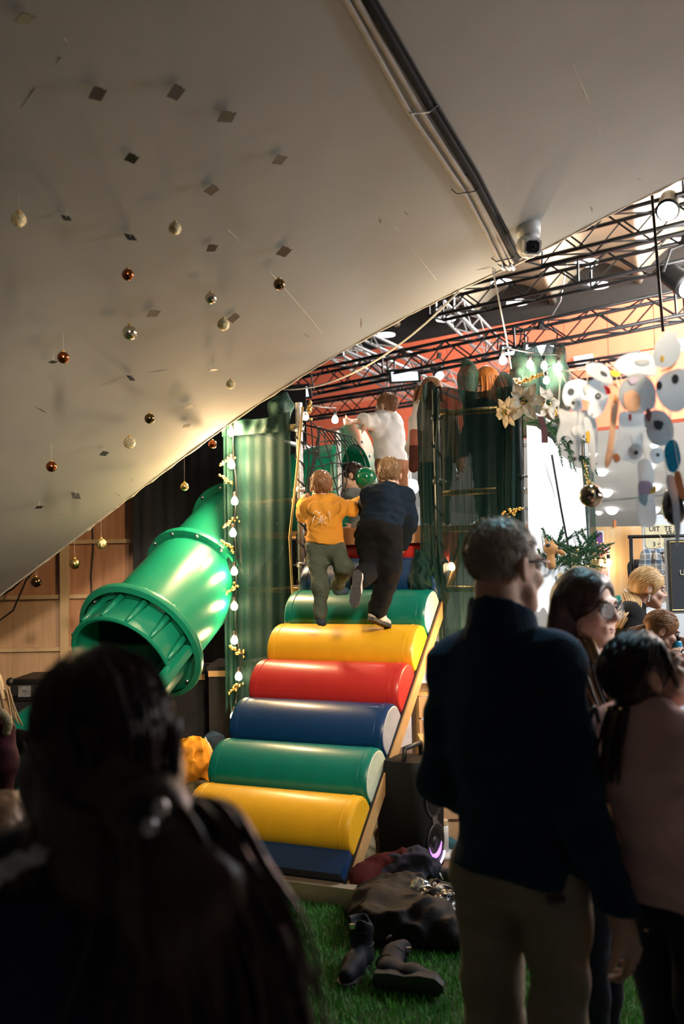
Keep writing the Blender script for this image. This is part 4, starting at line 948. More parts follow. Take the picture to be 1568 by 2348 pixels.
def person(label, J, S, hs, fd, fup, skin, top, topm, bot, botm, vox=.006, hair=None, cvox=.009, hem=None, fold_=(.006, 30), face=False, hands=None, cuff=.97, legend=1.0, group=None, neckg=.055, topg=.018, botg=.014, ears=True, brow=None, collar=True, body_legs=True, name='person'):
    sm = (J['sL']+J['sR'])/2; base = (J['aL']+J['aR'])/2; base = V(base[0], base[1], min(J['aL'][2], J['aR'][2]) - .08*S)
    t = thing(name, label, 'person', base, group)
    M = frame(fd, fup); c = J['head']; hp = lambda x, y, z: c + M @ (V(x, y, z)*hs)
    P, sm, hm, up, xa, ya, R = torso(J, S, -.006)
    prm = P + arms(J, S, -.003) + (legs(J, S, -.004) if body_legs else []) + [cone(hp(0, -.03, -.05), sm + up*.03*S, neckg*S, (neckg+.006)*S, k=.03)] + head_prims(c, M, hs, ears)
    for s in 'LR':
        hd = (hands or {}).get(s)
        w_ = J['w'+s]; d = nrm(w_ - J['e'+s])
        if hd is None: hd = dict()
        prm += hand_prims(w_, hd.get('d', d), hd.get('n', -ya*.3 - xa*(1 if s == 'R' else -1)*.9), S*hd.get('s', 1), hd.get('t', 1 if s == 'R' else -1), hd.get('curl', .4), hd.get('spread', 0))
    soft('body', prm, skin, t, vox, .014)
    P, *_ = torso(J, S, topg)
    tp_ = P + arms(J, S, topg*.9, cuff)
    if collar: tp_ += [cone(sm - up*.02, sm + up*.045*S, (neckg+.03)*S, (neckg+.022)*S, k=.04)]
    hemp = hem if hem is not None else [cut(hm - up*.03*S, -up)]
    nk = sm + up*.05*S
    tp_ += [dict(cone(nk, nk + up*.2, (neckg+.004)*S, (neckg+.01)*S, k=.01), op='-')]
    tp_ += hemp
    if cuff < 1:
        pass
    f1_, f2_ = fold(*fold_, seed=len(label)), crease(fold_[0]*.7, fold_[1]*.8, len(label)+5)
    wr = lambda X, Y, Z: f1_(X, Y, Z) + f2_(X, Y, Z*1.6)
    soft(top, tp_, topm, t, cvox, .03, wr)
    if bot:
        P, *_ = torso(J, S, botg); pz = [P[-1]] + legs(J, S, botg, legend) + [cut(hm + up*.12*S, up)]
        soft(bot, pz, botm, t, cvox, .03, wr)
    if hair: hair(t, hp, M, hs)
    if face: face_parts(t, c, M, hs, True, brow)
    return t, hp, M
def cap(hp, M, hs, g=.010, front=.045, low=-.06, side=True):
    P = [ell(hp(0, -.017, .034), V(.072+g, .094+g, .083+g)*hs, M), ell(hp(0, .115, -.035), V(.09, .075, .075+front*.2)*hs, M, .012, '-'), ell(hp(0, .02, -.12), V(.12, .07, .085)*hs, M, .012, '-')]
    for s in (-1, 1): P.append(ell(hp(s*.085, -.004, -.012), V(.02, .025, .036)*hs, M, .008, '-'))
    P.append(cut(hp(0, 0, low), M @ V(0, .15, -1)))
    return P
def scalp(t, hp, M, hs, m, n=260, g=.012, L=.05, tgt=None, r=.0022, seed=1, steps=5, name='hair_strands'):
    rr = np.random.default_rng(seed); C0 = V(0, -.017, .034); R0 = V(.072, .094, .083) + g; mb = MB(); cnt = 0
    while cnt < n:
        d = rr.normal(size=3); d /= np.linalg.norm(d); p = C0 + d*R0
        if p[2] < -.045 or p[1] > .066 or (p[1] > .035 and p[2] < .062 + .3*(abs(p[0]))*0) or (abs(p[0]) > .06 and abs(p[1]) < .035 and p[2] < .022) or (p[1] > 0 and p[2] < .02): continue
        pts = []; q = p.copy(); off = rr.uniform(0, .004)
        for k in range(steps):
            if k and ((abs(q[0]) > .055 and abs(q[1] + .008) < .03 and q[2] < .02) or (q[1] > .03 and q[2] < .05)): break
            u = nrm((q - C0)/R0); q = C0 + u*(R0 + off + .002*math.sin(k)); pts.append(hp(*q)); nn = nrm(u/R0)
            fl_ = (q - V(0, -.05, .115)) if tgt is None else (np.asarray(tgt) - q)
            fl_ = nrm(fl_ - nn*fl_.dot(nn)) + rr.normal(0, .12 if tgt is None else .03, 3)
            q = q + fl_*L/steps
        cnt += 1
        if len(pts) > 1: mb.tube(pts, [r*hs*(1 - .15*k) for k in range(len(pts))], 4)
    return mk(name, mb, m, t, True)
def hair_short(m, g=.010, vox=.005, low=-.06, amp=.003, n=420, L=.05, r=.0022):
    def f(t, hp, M, hs): soft('hair', cap(hp, M, hs, g, low=low), m, t, vox, .012, fold(amp, 180, 5)); scalp(t, hp, M, hs, m, n, g + .001, L, None, r)
    return f
# ---- man in the navy jumper
M_nav = cloth('navy_wool', (.012, .018, .04), .95, .25, .8); M_nav.node_tree.nodes['Principled BSDF'].inputs['Sheen Weight'].default_value = .3; M_nav.node_tree.nodes['Principled BSDF'].inputs['Sheen Tint'].default_value = (.25, .6, .9, 1); M_chino = cloth('stone_chino', (.34, .28, .215), .85, .1)  # cyan sheen tint on the wool stands in for a rim light
J = dict(head=at(1158, 1300, 2.46), sL=at(1050, 1538, 2.54), sR=at(1262, 1530, 2.38), eL=at(1020, 1790, 2.56), eR=at(1320, 1830, 2.34), wL=at(1085, 1835, 2.82), wR=at(1425, 2110, 2.30),
         hL=at(1120, 1990, 2.50), hR=at(1268, 1998, 2.42), kL=at(1135, 2350, 2.52), kR=at(1283, 2350, 2.40), aL=V(.40, 2.56, .09), aR=V(.56, 2.42, .09), girth=1.12)
mn, hp, M = person('man seen from behind in a navy jumper and stone trousers', J, 1.0, .99, (.80, .60, -.04), (0, 0, 1), M_skin, 'jumper', M_nav, 'trousers', M_chino, .0055, hair_short(H_grey, .004, .005, -.075, .0015, 900, .022, .0011),
    .008, [cut(at(1210, 2012, 2.42), V(-.22, 0, -1))], (.007, 26), False, {'R': dict(d=V(.32, .05, -1), n=V(-.7, .6, 0), curl=.55, s=1.02)}, .985, .97, topg=.026)
h = lambda x, y, z: hp(x, y, z)
soft('collar', [cone((J['sL']+J['sR'])/2 + V(0, 0, .03), hp(0, -.012, -.112), .105, .084, k=.02), cut(hp(0, 0, -.098), M @ V(0, .35, 1)), dict(cone(hp(0, -.012, -.16), hp(0, -.01, -.0), .068, .072, k=.01), op='-')], M_nav, mn, .007, .02, fold(.003, 60, 2))
g = mk('glasses', MB().tube([hp(.074, -.01, .012), hp(.076, .05, .014), hp(.066, .088, .013)], .003, 6).tube([hp(-.074, -.01, .012), hp(-.076, .05, .014), hp(-.066, .088, .013)], .003, 6).tube([hp(-.008, .108, .012), hp(.008, .108, .012)], .0025, 6), M_blackp, mn, True)
for s in (-1, 1):
    cc = hp(s*.036, .106, .0); ring = [cc + M @ V(.027*math.cos(a), -.012*abs(math.cos(a))*(1 if math.cos(a)*s > 0 else 0), .021*math.sin(a)) for a in np.linspace(0, 2*math.pi, 20, endpoint=False)]
    mk('lens_rim', MB().tube(ring, .0022, 6, closed=True), M_blackp, g, True); mk('lens', MB().rings([ring, [q + M @ V(0, .002, 0) for q in ring]]), glassmat('spectacle_glass', (.9, .95, 1), .12), g)
for s, tk in (('L', V(-.1, .95, 0)), ('R', V(.25, .95, 0))): shoe(mn, J['a'+s], V(.3, .95, 0), 1.05, M_blackp, M_blackp)
mk('belt_loop', MB().box(at(1275, 2062, 2.31), (.04, .012, .012)), M_blackp, mn)
P, *_ = torso(J, 1.0, .02)
for px in (1150, 1262): mk('back_pocket', MB().tube([at(px-32, 2068, 2.345), at(px+34, 2080, 2.30)], .0025, 5), M_chino, mn)
face_parts(mn, J['head'], M, .99, True, H_grey)
# ---- woman with glasses and long hair
M_mar = cloth('dark_maroon_knit', (.045, .014, .016)); M_dj = cloth('dark_jeans', (.012, .016, .03), .85)
J = dict(head=at(1345, 1394, 3.1), sL=at(1390, 1562, 3.22), sR=at(1306, 1568, 2.98), eL=at(1430, 1740, 3.2), eR=at(1325, 1765, 2.92), wL=at(1425, 1800, 3.02), wR=at(1388, 1792, 2.92), hL=at(1365, 1880, 3.2), hR=at(1310, 1885, 3.02),
         kL=V(.80, 3.2, .5), kR=V(.72, 3.05, .5), aL=V(.80, 3.22, .09), aR=V(.72, 3.05, .09))
def hair_gl(t, hp, M, hs):
    P = cap(hp, M, hs, .014, low=-.2)[:2] + [ell(hp(0, .135, .035), V(.085, .07, .062)*hs, M, .012, '-')] + [cone(hp(s*.072, -.055, .02), hp(s*.078, -.065, -.13), .03*hs, .034*hs) for s in (-1, 1)] + [ell(hp(0, -.06, -.06), V(.085, .06, .13)*hs, M), cone(hp(0, -.05, -.1), hp(0, -.07, -.34), .07, .06)]
    soft('hair', P, H_dark, t, .006, .02, fold(.004, 110, 6, dirs=(1, 1, .2)))
    strands('hair_lengths', [hp(.07, -.0, -.10), at(1335, 1540, 2.93), at(1372, 1620, 2.88), at(1402, 1712, 2.86)], [.05, .075], 70, .006, H_sand, t, 3)
    strands('hair_lengths', [hp(.06, -.04, -.10), at(1300, 1560, 2.9), at(1330, 1640, 2.87), at(1365, 1720, 2.86)], [.06, .08], 60, .006, H_dark, t, 4)
wg, hp, M = person('woman with long brown hair and thin framed glasses behind the man', J, .93, .96, (.66, -.75, -.04), (.05, 0, 1), M_skin2, 'jumper', M_mar, 'jeans', M_dj, .0055, hair_gl, .01, face=True, ears=False, legend=.97, hands={'R': dict(d=V(.8, -.2, .1), n=V(0, .6, -.7)), 'L': dict(d=V(-.6, -.5, 0), n=V(0, .5, -.8))})
g = mk('glasses', MB().tube([hp(.07, -.02, .01), hp(.072, .06, .012), hp(.062, .092, .012)], .0022, 6).tube([hp(-.07, -.02, .01), hp(-.072, .06, .012), hp(-.062, .092, .012)], .0022, 6).tube([hp(-.01, .112, .008), hp(0, .115, .012), hp(.01, .112, .008)], .002, 6), M_blackm, wg, True)
for s in (-1, 1):
    ring = [hp(s*.036, .107, -.003) + M @ V(.027*math.cos(a), -.012*max(0, s*math.cos(a)), .025*math.sin(a))*.96 for a in np.linspace(0, 2*math.pi, 24, endpoint=False)]
    mk('lens_rim', MB().tube(ring, .0018, 6, closed=True), M_blackm, g, True); mk('lens', MB().rings([ring, [q + M @ V(0, .0015, 0) for q in ring]]), bpy.data.materials['spectacle_glass'], g)
for s in 'LR': shoe(wg, J['a'+s], V(.9, -.3, 0), .95, M_blackp, M_white)
# ---- girl in pink
M_pink = cloth('dusty_pink_jersey', (.78, .48, .46), .9, .08, .3)
gc = at(1496, 1700, 2.36); xa = V(.30, -.95, 0)
J = dict(head=at(1484, 1548, 2.36), sL=gc - xa*.125, sR=gc + xa*.125, eL=gc + V(.2, .25, -.1), eR=gc + xa*.15 + V(.16, 0, -.12), wL=gc + V(.38, .2, .0), wR=gc + xa*.1 + V(.36, .02, -.02),
         hL=V(gc[0] + .02, gc[1] + .075, .84), hR=V(gc[0] + .07, gc[1] - .075, .84), kL=V(gc[0] + .04, gc[1] + .08, .46), kR=V(gc[0] + .08, gc[1] - .08, .46), aL=V(gc[0] + .02, gc[1] + .08, .08), aR=V(gc[0] + .07, gc[1] - .08, .08), girth=1.2)
def hair_pk(t, hp, M, hs):
    P = cap(hp, M, hs, .013, low=-.3) + [ell(hp(0, .135, .03), V(.085, .07, .062)*hs, M, .012, '-')] + [ell(hp(0, -.06, -.03), V(.07, .048, .08)*hs, M), cone(hp(0, -.095, -.05), hp(0, -.12, -.09), .03*hs, .026*hs)]
    P[2] = ell(hp(0, .03, -.13), V(.12, .075, .075)*hs, M, .012, '-')
    soft('hair', P, H_dark, t, .0055, .02, fold(.002, 130, 6, dirs=(1, 1, .3)))
    scalp(t, hp, M, hs, H_dark, 600, .014, .16, (0, -.13, -.07), .0014, 3, 7)
    strands('ponytail', [hp(0, -.12, -.09), at(1428, 1625, 2.33), at(1418, 1700, 2.31), at(1412, 1790, 2.30)], [.03, .05], 70, .006, H_dark, t, 5)
    mk('hair_tie', MB().lathe([(.026, -.008), (.031, 0), (.026, .008)], hp(0, -.118, -.085), M @ V(0, -.6, -.8), 14), M_cord, t, True)
    strands('fringe_strand', [hp(.06, .055, .075), hp(.07, .05, .02), hp(.072, .04, -.05)], .008, 8, .003, H_dark, t, 8)
pk, hp, M = person('girl with a dark ponytail in a pink jersey looking up', J, .86, .84, (.88, .04, .42), (-.4, 0, 1), M_skin, 'jersey', M_pink, 'jeans', M_dj, .0055, hair_pk, .008, [cut(V(0, gc[1], .93), V(-.15, 0, -1))], (.009, 28), True, topg=.026)
for s in 'LR': shoe(pk, J['a'+s], V(.95, .3, 0), .85, M_white, M_white)
# ---- woman seen close from behind with a clipped ponytail
M_coat = cloth('navy_coat', (.02, .026, .055), .8, .2, .5); M_fur = mat('white_fur_trim', (.9, .9, .87), .95, var=.3, scale=90, bump=1., bscale=160)
J = dict(head=at(228, 1722, 1.27), sL=at(-28, 2085, 1.27), sR=at(500, 2100, 1.3), eL=at(-90, 2560, 1.22), eR=at(600, 2560, 1.28), wL=at(-30, 2800, 1.45), wR=at(520, 2800, 1.5), hL=V(-.38, 1.3, .78), hR=V(-.22, 1.32, .78), kL=V(-.38, 1.33, .42), kR=V(-.22, 1.34, .42), aL=V(-.38, 1.3, .08), aR=V(-.22, 1.32, .08), girth=1.2)
def hair_fg(t, hp, M, hs):
    P = cap(hp, M, hs, .014, low=-.3)[:2] + [ell(hp(0, -.045, -.03), V(.078, .07, .12)*hs, M), ell(hp(.0, -.05, -.10), V(.078, .062, .10)*hs, M), ell(hp(.03, -.07, -.11), V(.068, .05, .09)*hs, M), cone(hp(-.05, -.02, -.03), at(330, 1865, 1.14), .05, .028), cone(hp(.05, -.03, -.02), at(350, 1865, 1.14), .05, .03), cone(hp(0, -.06, -.02), at(345, 1865, 1.13), .055, .034), cone(at(345, 1865, 1.13), at(430, 2060, 1.11), .034, .07), cone(at(430, 2060, 1.11), at(470, 2500, 1.1), .075, .075)]
    soft('hair', P, H_dark, t, .006, .03, fold(.003, 120, 6, dirs=(1, 1, .25)))
    scalp(t, hp, M, hs, H_dark, 700, .016, .2, (.05, -.12, -.16), .0014, 3, 7)
    for s_ in (-1, 1): strands('hair_side', [hp(s_*.07, -.01, .03), hp(s_*.06, -.06, -.06), at(345, 1862, 1.12)], [.018, .015], 140, .004, H_dark, t, 20 + s_)
    strands('hair_side', [hp(0, -.11, .04), hp(0.02, -.12, -.05), at(345, 1862, 1.115)], [.06, .02], 200, .004, H_dark, t, 25)
    strands('ponytail', [at(345, 1855, 1.13), at(400, 1960, 1.10), at(450, 2120, 1.09), at(470, 2300, 1.08), at(465, 2560, 1.07)], [.03, .10], 420, .005, H_dark, t, 5)
    strands('loose_hair', [hp(-.075, 0, -.05), at(95, 1880, 1.2), at(70, 1960, 1.18), at(30, 2040, 1.17)], [.012, .022], 12, .004, H_brown, t, 7)
    strands('loose_hair', [hp(.05, -.06, -.06), at(400, 1850, 1.13), at(465, 1980, 1.1), at(550, 2150, 1.09), at(560, 2400, 1.08)], [.03, .05], 220, .005, H_dark, t, 9)
fg, hp, M = person('woman seen close from behind, dark hair clipped in a ponytail, navy coat', J, .95, .97, (-.35, .93, -.1), (0.03, 0, 1), M_skin2, 'coat', M_coat, 'trousers', M_dj, .007, hair_fg, .009, [cut(V(0, 1.3, .62), V(0, 0, -1))], (.007, 22), topg=.034)
sm = (J['sL']+J['sR'])/2
soft('hood', [cone(sm + V(-.10, -.02, .03), sm + V(.10, -.02, .0), .075, .07), cone(sm + V(-.08, -.03, .05), sm + V(-.12, .12, .05), .06, .05), cone(sm + V(.08, -.03, .05), sm + V(.12, .12, .05), .06, .05)], M_coat, fg, .009, .04, fold(.006, 35, 4))
tr = MB(); pth = cr([at(-60, 2040, 1.16), at(20, 1992, 1.17), at(110, 1950, 1.18), at(190, 1918, 1.17), at(290, 1912, 1.15)], 8)
tr.tube([p + V(random.uniform(-.003, .003), 0, random.uniform(-.003, .003)) for p in pth], [.011 + random.uniform(-.002, .004) for _ in pth], 8); mk('fur_trim', tr, M_fur, fg, True)
cl_ = MB(); c_ = at(352, 1868, 1.085); cl_.tube([c_ + V(-.008, .01, 0) + V(.02*math.cos(a), -.01*math.sin(2*a), .02*math.sin(a)) for a in np.linspace(0, 2*math.pi, 18, endpoint=False)], .003, 6, closed=True)
hcp = mk('hair_clip', cl_, mat('dark_clip', (.06, .06, .06), .4, metal=.6), fg, True)
for dx in (-.02, .0): mk('clip_stone', MB().ball(at(368, 1855, 1.075) + V(dx*.6, 0, dx), (.009, .006, .011), 10, 6), M_alu, hcp, True)
for s in 'LR': shoe(fg, J['a'+s], V(0, 1, 0), .92, M_blackp, M_blackp)
# ---- blonde child low in front of the woman, and child at the picture edge beside the slide
J = dict(head=at(18, 1945, 1.95), sL=at(-70, 2080, 1.98), sR=at(95, 2085, 2.0), eL=at(-90, 2220, 1.98), eR=at(115, 2230, 2.0), wL=at(-80, 2330, 2.05), wR=at(105, 2340, 2.08), hL=V(-.68, 2.0, .52), hR=V(-.56, 2.0, .52), kL=V(-.68, 2.02, .3), kR=V(-.56, 2.02, .3), aL=V(-.68, 2.0, .07), aR=V(-.56, 2.0, .07))
def hair_long(m, n=60, L=.2, seed=1, r=.005, vox=.006):
    def f(t, hp, M, hs):
        soft('hair', cap(hp, M, hs, .016, low=-.3)[:2] + [ell(hp(0, -.06, -.04), V(.085, .055, .12)*hs, M)], m, t, vox, .02, fold(.003, 110, 6, dirs=(1, 1, .3)))
        strands('hair_lengths', [hp(0, -.09, .03), hp(0, -.12, -.08), hp(0, -.11, -.08 - L)], [.1*hs, .15*hs], n, r, m, t, seed)
    return f
ch, hp, M = person('small child with loose blond hair in front of the woman in the navy coat', J, .68, .84, (.2, .97, 0), (0, 0, 1), M_skin2, 'jacket', M_coat, 'trousers', M_dj, .007, hair_long(H_sand, 90, .12, 2), .01)
for s in 'LR': shoe(ch, J['a'+s], V(0, 1, 0), .66, M_blackp, M_white)
M_wine = cloth('wine_red_quilt', (.05, .006, .01), .8, .2)
J = dict(head=at(-32, 1592, 4.2), sL=at(-95, 1668, 4.35), sR=at(-10, 1672, 4.1), eL=at(-110, 1750, 4.3), eR=at(8, 1745, 4.08), wL=at(-90, 1820, 4.3), wR=at(2, 1818, 4.15), hL=V(-1.62, 4.3, .58), hR=V(-1.50, 4.15, .58), kL=V(-1.62, 4.3, .32), kR=V(-1.5, 4.15, .32), aL=V(-1.62, 4.3, .07), aR=V(-1.5, 4.15, .07))
we, hp, M = person('blond child in a wine red jacket with fur collar beside the slide exit', J, .78, .84, (-.3, .95, 0), (0, 0, 1), M_skin2, 'jacket', M_wine, 'trousers', M_dj, .007, hair_long(H_blond, 90, .06, 4, .004), .01, topg=.03)
mk('fur_collar', MB().tube(cr([at(-40, 1640, 4.0), at(0, 1634, 4.0), at(18, 1655, 4.02), at(14, 1680, 4.05)], 6), .018, 8), mat('tan_fur', (.5, .36, .2), .95, bump=1, bscale=120), we, True)
for s in 'LR': shoe(we, J['a'+s], V(-.2, 1, 0), .7, M_blackp, M_white)
# ---- boy in the mustard hoodie
M_must = cloth('mustard_sweat', (.62, .27, .035), .9, .08, .25); M_olive = cloth('grey_green_denim', (.075, .095, .075), .85, .18); M_sock = cloth('blue_sock', (.04, .07, .1))
Y0 = 6.0
J = dict(head=at(736, 1116, 6.08), sL=at(712, 1168, 6.05), sR=at(774, 1164, 6.05), eL=at(697, 1178, 6.2), eR=at(806, 1166, 6.14), wL=at(694, 1152, 6.42), wR=at(832, 1147, 6.3), hL=at(724, 1258, 5.98), hR=at(764, 1258, 5.98),
         kL=at(735, 1342, 5.88), kR=at(789, 1300, 5.83), aL=at(735, 1412, 5.86), aR=at(774, 1343, 6.02), girth=1.15)
def feet_sock(t, ank, d, S, up=(0, 0, 1)):
    d = nrm(d); soft('sock', [cone(ank + V(0, 0, .03), ank - V(0, 0, .02), .032*S, .034*S), cone(ank + V(0, 0, -.03), ank + d*.1*S + V(0, 0, -.045)*S, .034*S, .028*S)], M_sock, t, .005, .02)
ob, hp, M = person('small boy in a mustard hoodie climbing the rollers', J, .66, .80, (-.1, .97, .12), (0, 0, 1), M_skin, 'hoodie', M_must, 'jeans', M_olive, .0045, hair_short(H_auburn, .010, .005, -.05, .003), .0065, [cut(at(742, 1248, 5.9), V(-.1, 0, -1))], (.006, 42),
    hands={'L': dict(d=V(.1, .5, .8), n=V(.5, .6, 0), curl=.7), 'R': dict(d=V(.3, .5, .8), n=V(-.2, .9, 0), curl=.15)}, topg=.024, botg=.016, legend=.99)
feet_sock(ob, J['aL'], V(.15, .9, -.1), .8); feet_sock(ob, J['aR'], V(.6, .8, 0), .8)
sm = (J['sL']+J['sR'])/2
soft('hood', [ell(sm + V(0, -.085, -.025), (.085, .045, .06)), cone(sm + V(-.075, -.03, .03), sm + V(.075, -.03, .03), .034), cone(sm + V(-.065, -.075, .0), sm + V(0, -.11, -.10), .032, .018), cone(sm + V(.065, -.075, .0), sm + V(0, -.11, -.10), .032, .018)], M_must, ob, .006, .03, fold(.005, 60, 3))
M_pr = mat('white_print', (.8, .8, .78), .7)
def surf_print(name, strokes, par, Y, m, r=.0028): 
    mb = MB()
    for s in strokes: mb.tube([at(x, y, Y) for x, y in s], r, 5)
    return mk(name, mb, m, par, True)
prt = [[(717,1178),(724,1171),(733,1178),(727,1183)], [(722,1183),(717,1193),(716,1200)], [(724,1188),(733,1191),(731,1197),(725,1201)], [(735,1182),(735,1200)], [(739,1181),(738,1201)], [(750,1186),(742,1191),(744,1198),(750,1201)], [(753,1172),(757,1182),(756,1192)], [(728,1176),(736,1174)]]
surf_print('print', prt, ob, 5.872, M_pr, .0018)
# ---- boy in navy
M_navy2 = cloth('dark_navy_sweat', (.003, .010, .021), .9, .2, .25); M_blk = cloth('black_joggers', (.004, .0035, .004), .9, .2, .3)
M_shoe = mat('cream_sneaker', (.62, .54, .46), .6, var=.1); M_sole = mat('dark_rubber_sole', (.03, .03, .033), .7, var=.3, scale=60)
J2 = dict(head=at(893, 1088, 6.0), sL=at(852, 1140, 5.95), sR=at(924, 1140, 5.93), eL=at(838, 1165, 6.15), eR=at(938, 1200, 5.98), wL=at(846, 1150, 6.35), wR=at(921, 1250, 6.14), hL=at(846, 1225, 5.80), hR=at(888, 1226, 5.80),
         kL=at(856, 1305, 5.80), kR=at(893, 1308, 5.76), aL=at(822, 1332, 5.62), aR=at(864, 1398, 5.78), girth=1.25)
nb, hp2, M2 = person('taller boy in a dark navy sweatshirt and sneakers climbing the rollers', J2, .76, .84, (.05, .98, .05), (0, 0, 1), M_skin2, 'sweatshirt', M_navy2, 'joggers', M_blk, .0045, hair_short(H_sand, .010, .005, -.055, .003), .0065, None, (.007, 40),
    hands={'R': dict(d=V(-.25, .35, -.8), n=V(-.3, .8, .4), curl=.3), 'L': dict(d=V(0, .7, .5), n=V(.2, .5, -.6), curl=.3)}, topg=.026, botg=.03, legend=1.0)
shoe(nb, J2['aR'] + V(0, .01, 0), V(.55, .75, -.28), .80, M_shoe, M_sole); shoe(nb, J2['aL'] + V(-.0, -.01, -.01), V(-.12, -.2, -.95), .80, M_shoe, M_sole, (.15, .9, -.2))
# ---- boy in the white shirt on the platform
M_wsh = cloth('white_tshirt', (.82, .82, .82), .85, .03, .15); M_short = cloth('tan_shorts', (.32, .15, .08))
xa = V(.55, .8, 0); cc = at(889, 968, 7.5)
J = dict(head=at(885, 933, 7.47), sL=cc - xa*.10, sR=cc + xa*.10, eL=at(832, 966, 7.25), eR=at(862, 984, 7.42), wL=at(800, 967, 7.1), wR=at(838, 980, 7.25), hL=at(884, 1065, 7.5), hR=at(910, 1063, 7.58), kL=V(.36, 7.5, 2.14), kR=V(.45, 7.6, 2.14), aL=V(.35, 7.52, PZ+.07), aR=V(.44, 7.62, PZ+.07), girth=1.25)
wb, hp, M = person('boy in a white t-shirt leaning over the slide entry on the platform', J, .66, .82, (-.80, .58, .02), (0, 0, 1), M_skin2, 't_shirt', M_wsh, 'shorts', M_short, .006, hair_short(H_auburn, .011, .006, -.05, .003), .008, [cut(at(895, 1057, 7.5), V(0, 0, -1))], (.006, 40), True, cuff=.0, legend=.2, topg=.03, botg=.03)
mk('wristband', MB().lathe([(.02, -.008), (.022, 0), (.02, .008)], J['wR'], J['wR'] - J['eR'], 12), M_red, wb, True)
# ---- children on the platform behind the gauze
def bystander(label, head, S, hs, fd, topm, haircol, base_z, topn='jacket', L=.12, hair=None, botm=None, vox=.008):
    f = nrm(V(fd[0], fd[1], 0)); r = V(f[1], -f[0], 0); hgt = head[2] - base_z
    s = head + V(0, 0, -.20*S/.7); hz = base_z + hgt*.50
    J = dict(head=head, sL=s - r*.13*S/.7, sR=s + r*.13*S/.7, eL=s - r*.17*S/.7 - V(0, 0, .18*S/.7), eR=s + r*.17*S/.7 - V(0, 0, .18*S/.7), wL=s - r*.15*S/.7 - V(0, 0, .33*S/.7) + f*.08, wR=s + r*.15*S/.7 - V(0, 0, .33*S/.7) + f*.08,
             hL=V(s[0], s[1], hz) - r*.06, hR=V(s[0], s[1], hz) + r*.06, kL=V(s[0], s[1], (hz+base_z)/2) - r*.065, kR=V(s[0], s[1], (hz+base_z)/2) + r*.065, aL=V(s[0], s[1], base_z+.07*S) - r*.065, aR=V(s[0], s[1], base_z+.07*S) + r*.065, girth=1.2)
    t, hp, M = person(label, J, S, hs, fd, (0, 0, 1), M_skin2, topn, topm, 'trousers', botm or M_dj, vox, hair or hair_long(haircol, 60, L, 3, .006, .008), .011, legend=.97)
    for q in 'LR': shoe(t, J['a'+q], f, .9*S, M_white, M_sole)
    return t, J
M_str = cloth('white_top', (.7, .66, .64)); M_rose = cloth('rust_sleeve', (.35, .12, .09))
p1, J1 = bystander('child with brown hair and a striped sleeve behind the twisted gauze', at(992, 900, 7.0), .7, .84, (.5, .85, 0), M_str, H_auburn, PZ, 'top', .04)
for nm, a, b, m in (('sleeve_band', .35, .6, M_rose), ('sleeve_band', .6, .98, cloth('dark_maroon_rib', (.08, .025, .02)))):
    sL, wL = at(957, 945, 6.9), at(948, 1075, 6.88); soft(nm, [cone(sL + (wL-sL)*a, sL + (wL-sL)*b, .05 - .015*a, .05 - .015*b)], m, p1, .008)
soft('raised_sleeve', [cone(at(962, 930, 6.9), at(955, 985, 6.9), .045, .05)], M_str, p1, .008)
bystander('red haired child peering over the top of the gauze panel', at(1112, 876, 6.75), .7, .84, (-.6, .8, 0), M_navy2, H_red, PZ, 'top', .06)
# child sitting in the slide entry
hd = at(806, 1092, 7.38); M_gjk = cloth('grey_jacket', (.2, .22, .23))
J = dict(head=hd, sL=hd + V(-.06, .06, -.16), sR=hd + V(.09, -.09, -.17), eL=hd + V(-.1, .05, -.3), eR=hd + V(.12, -.14, -.32), wL=hd + V(-.2, .0, -.36), wR=hd + V(.0, -.2, -.38), hL=hd + V(-.02, .06, -.43), hR=hd + V(.07, -.03, -.44), kL=hd + V(-.2, .1, -.40), kR=hd + V(-.13, .0, -.41), aL=hd + V(-.33, .14, -.44), aR=hd + V(-.26, .05, -.45), girth=1.2)
sc_, hp, M = person('child in a grey jacket crouching in the slide entry hole', J, .62, .82, (-.9, .2, -.1), (0, 0, 1), M_skin2, 'jacket', M_gjk, 'trousers', M_dj, .007, hair_short(H_dark, .01, .006), .009)
# ---- woman and girl at the stall
J = dict(head=at(1487, 1349, 6.0), sL=at(1449, 1408, 6.14), sR=at(1444, 1412, 5.86), eL=at(1490, 1450, 6.15), eR=at(1450, 1462, 5.78), wL=at(1530, 1462, 6.1), wR=at(1500, 1490, 5.8), hL=at(1424, 1555, 6.08), hR=at(1424, 1556, 5.92), kL=V(1.74, 6.08, .48), kR=V(1.74, 5.92, .48), aL=V(1.72, 6.08, .09), aR=V(1.72, 5.92, .09))
M_tee = cloth('black_tee', (.012, .01, .01))
def hair_bl(t, hp, M, hs):
    P = cap(hp, M, hs, .015, low=-.3) + [ell(hp(0, -.07, .0), V(.07, .05, .07)*hs, M), cone(hp(0, -.1, -.03), hp(0, -.125, -.06), .03, .026)]
    P[2] = ell(hp(0, .05, -.14), V(.12, .07, .09)*hs, M, .012, '-')
    soft('hair', P, H_blond, t, .007, .02, fold(.003, 120, 6, dirs=(1, 1, .4)))
    scalp(t, hp, M, hs, H_blond, 500, .016, .17, (0, -.13, -.05), .0018, 3, 7)
    strands('ponytail', [hp(0, -.12, -.05), at(1450, 1385, 5.9), at(1434, 1410, 5.82), at(1420, 1440, 5.8)], [.03, .06], 60, .006, H_blond, t, 4)
    mk('hair_tie', MB().lathe([(.028, -.008), (.034, 0), (.028, .008)], hp(0, -.12, -.055), M @ V(0, -.7, -.7), 12), M_sheet, t, True)
    for i in range(4): mk('earring', MB().ball(hp(.078, -.005, -.045 - i*.012), .006, 8, 5), M_white, t, True)
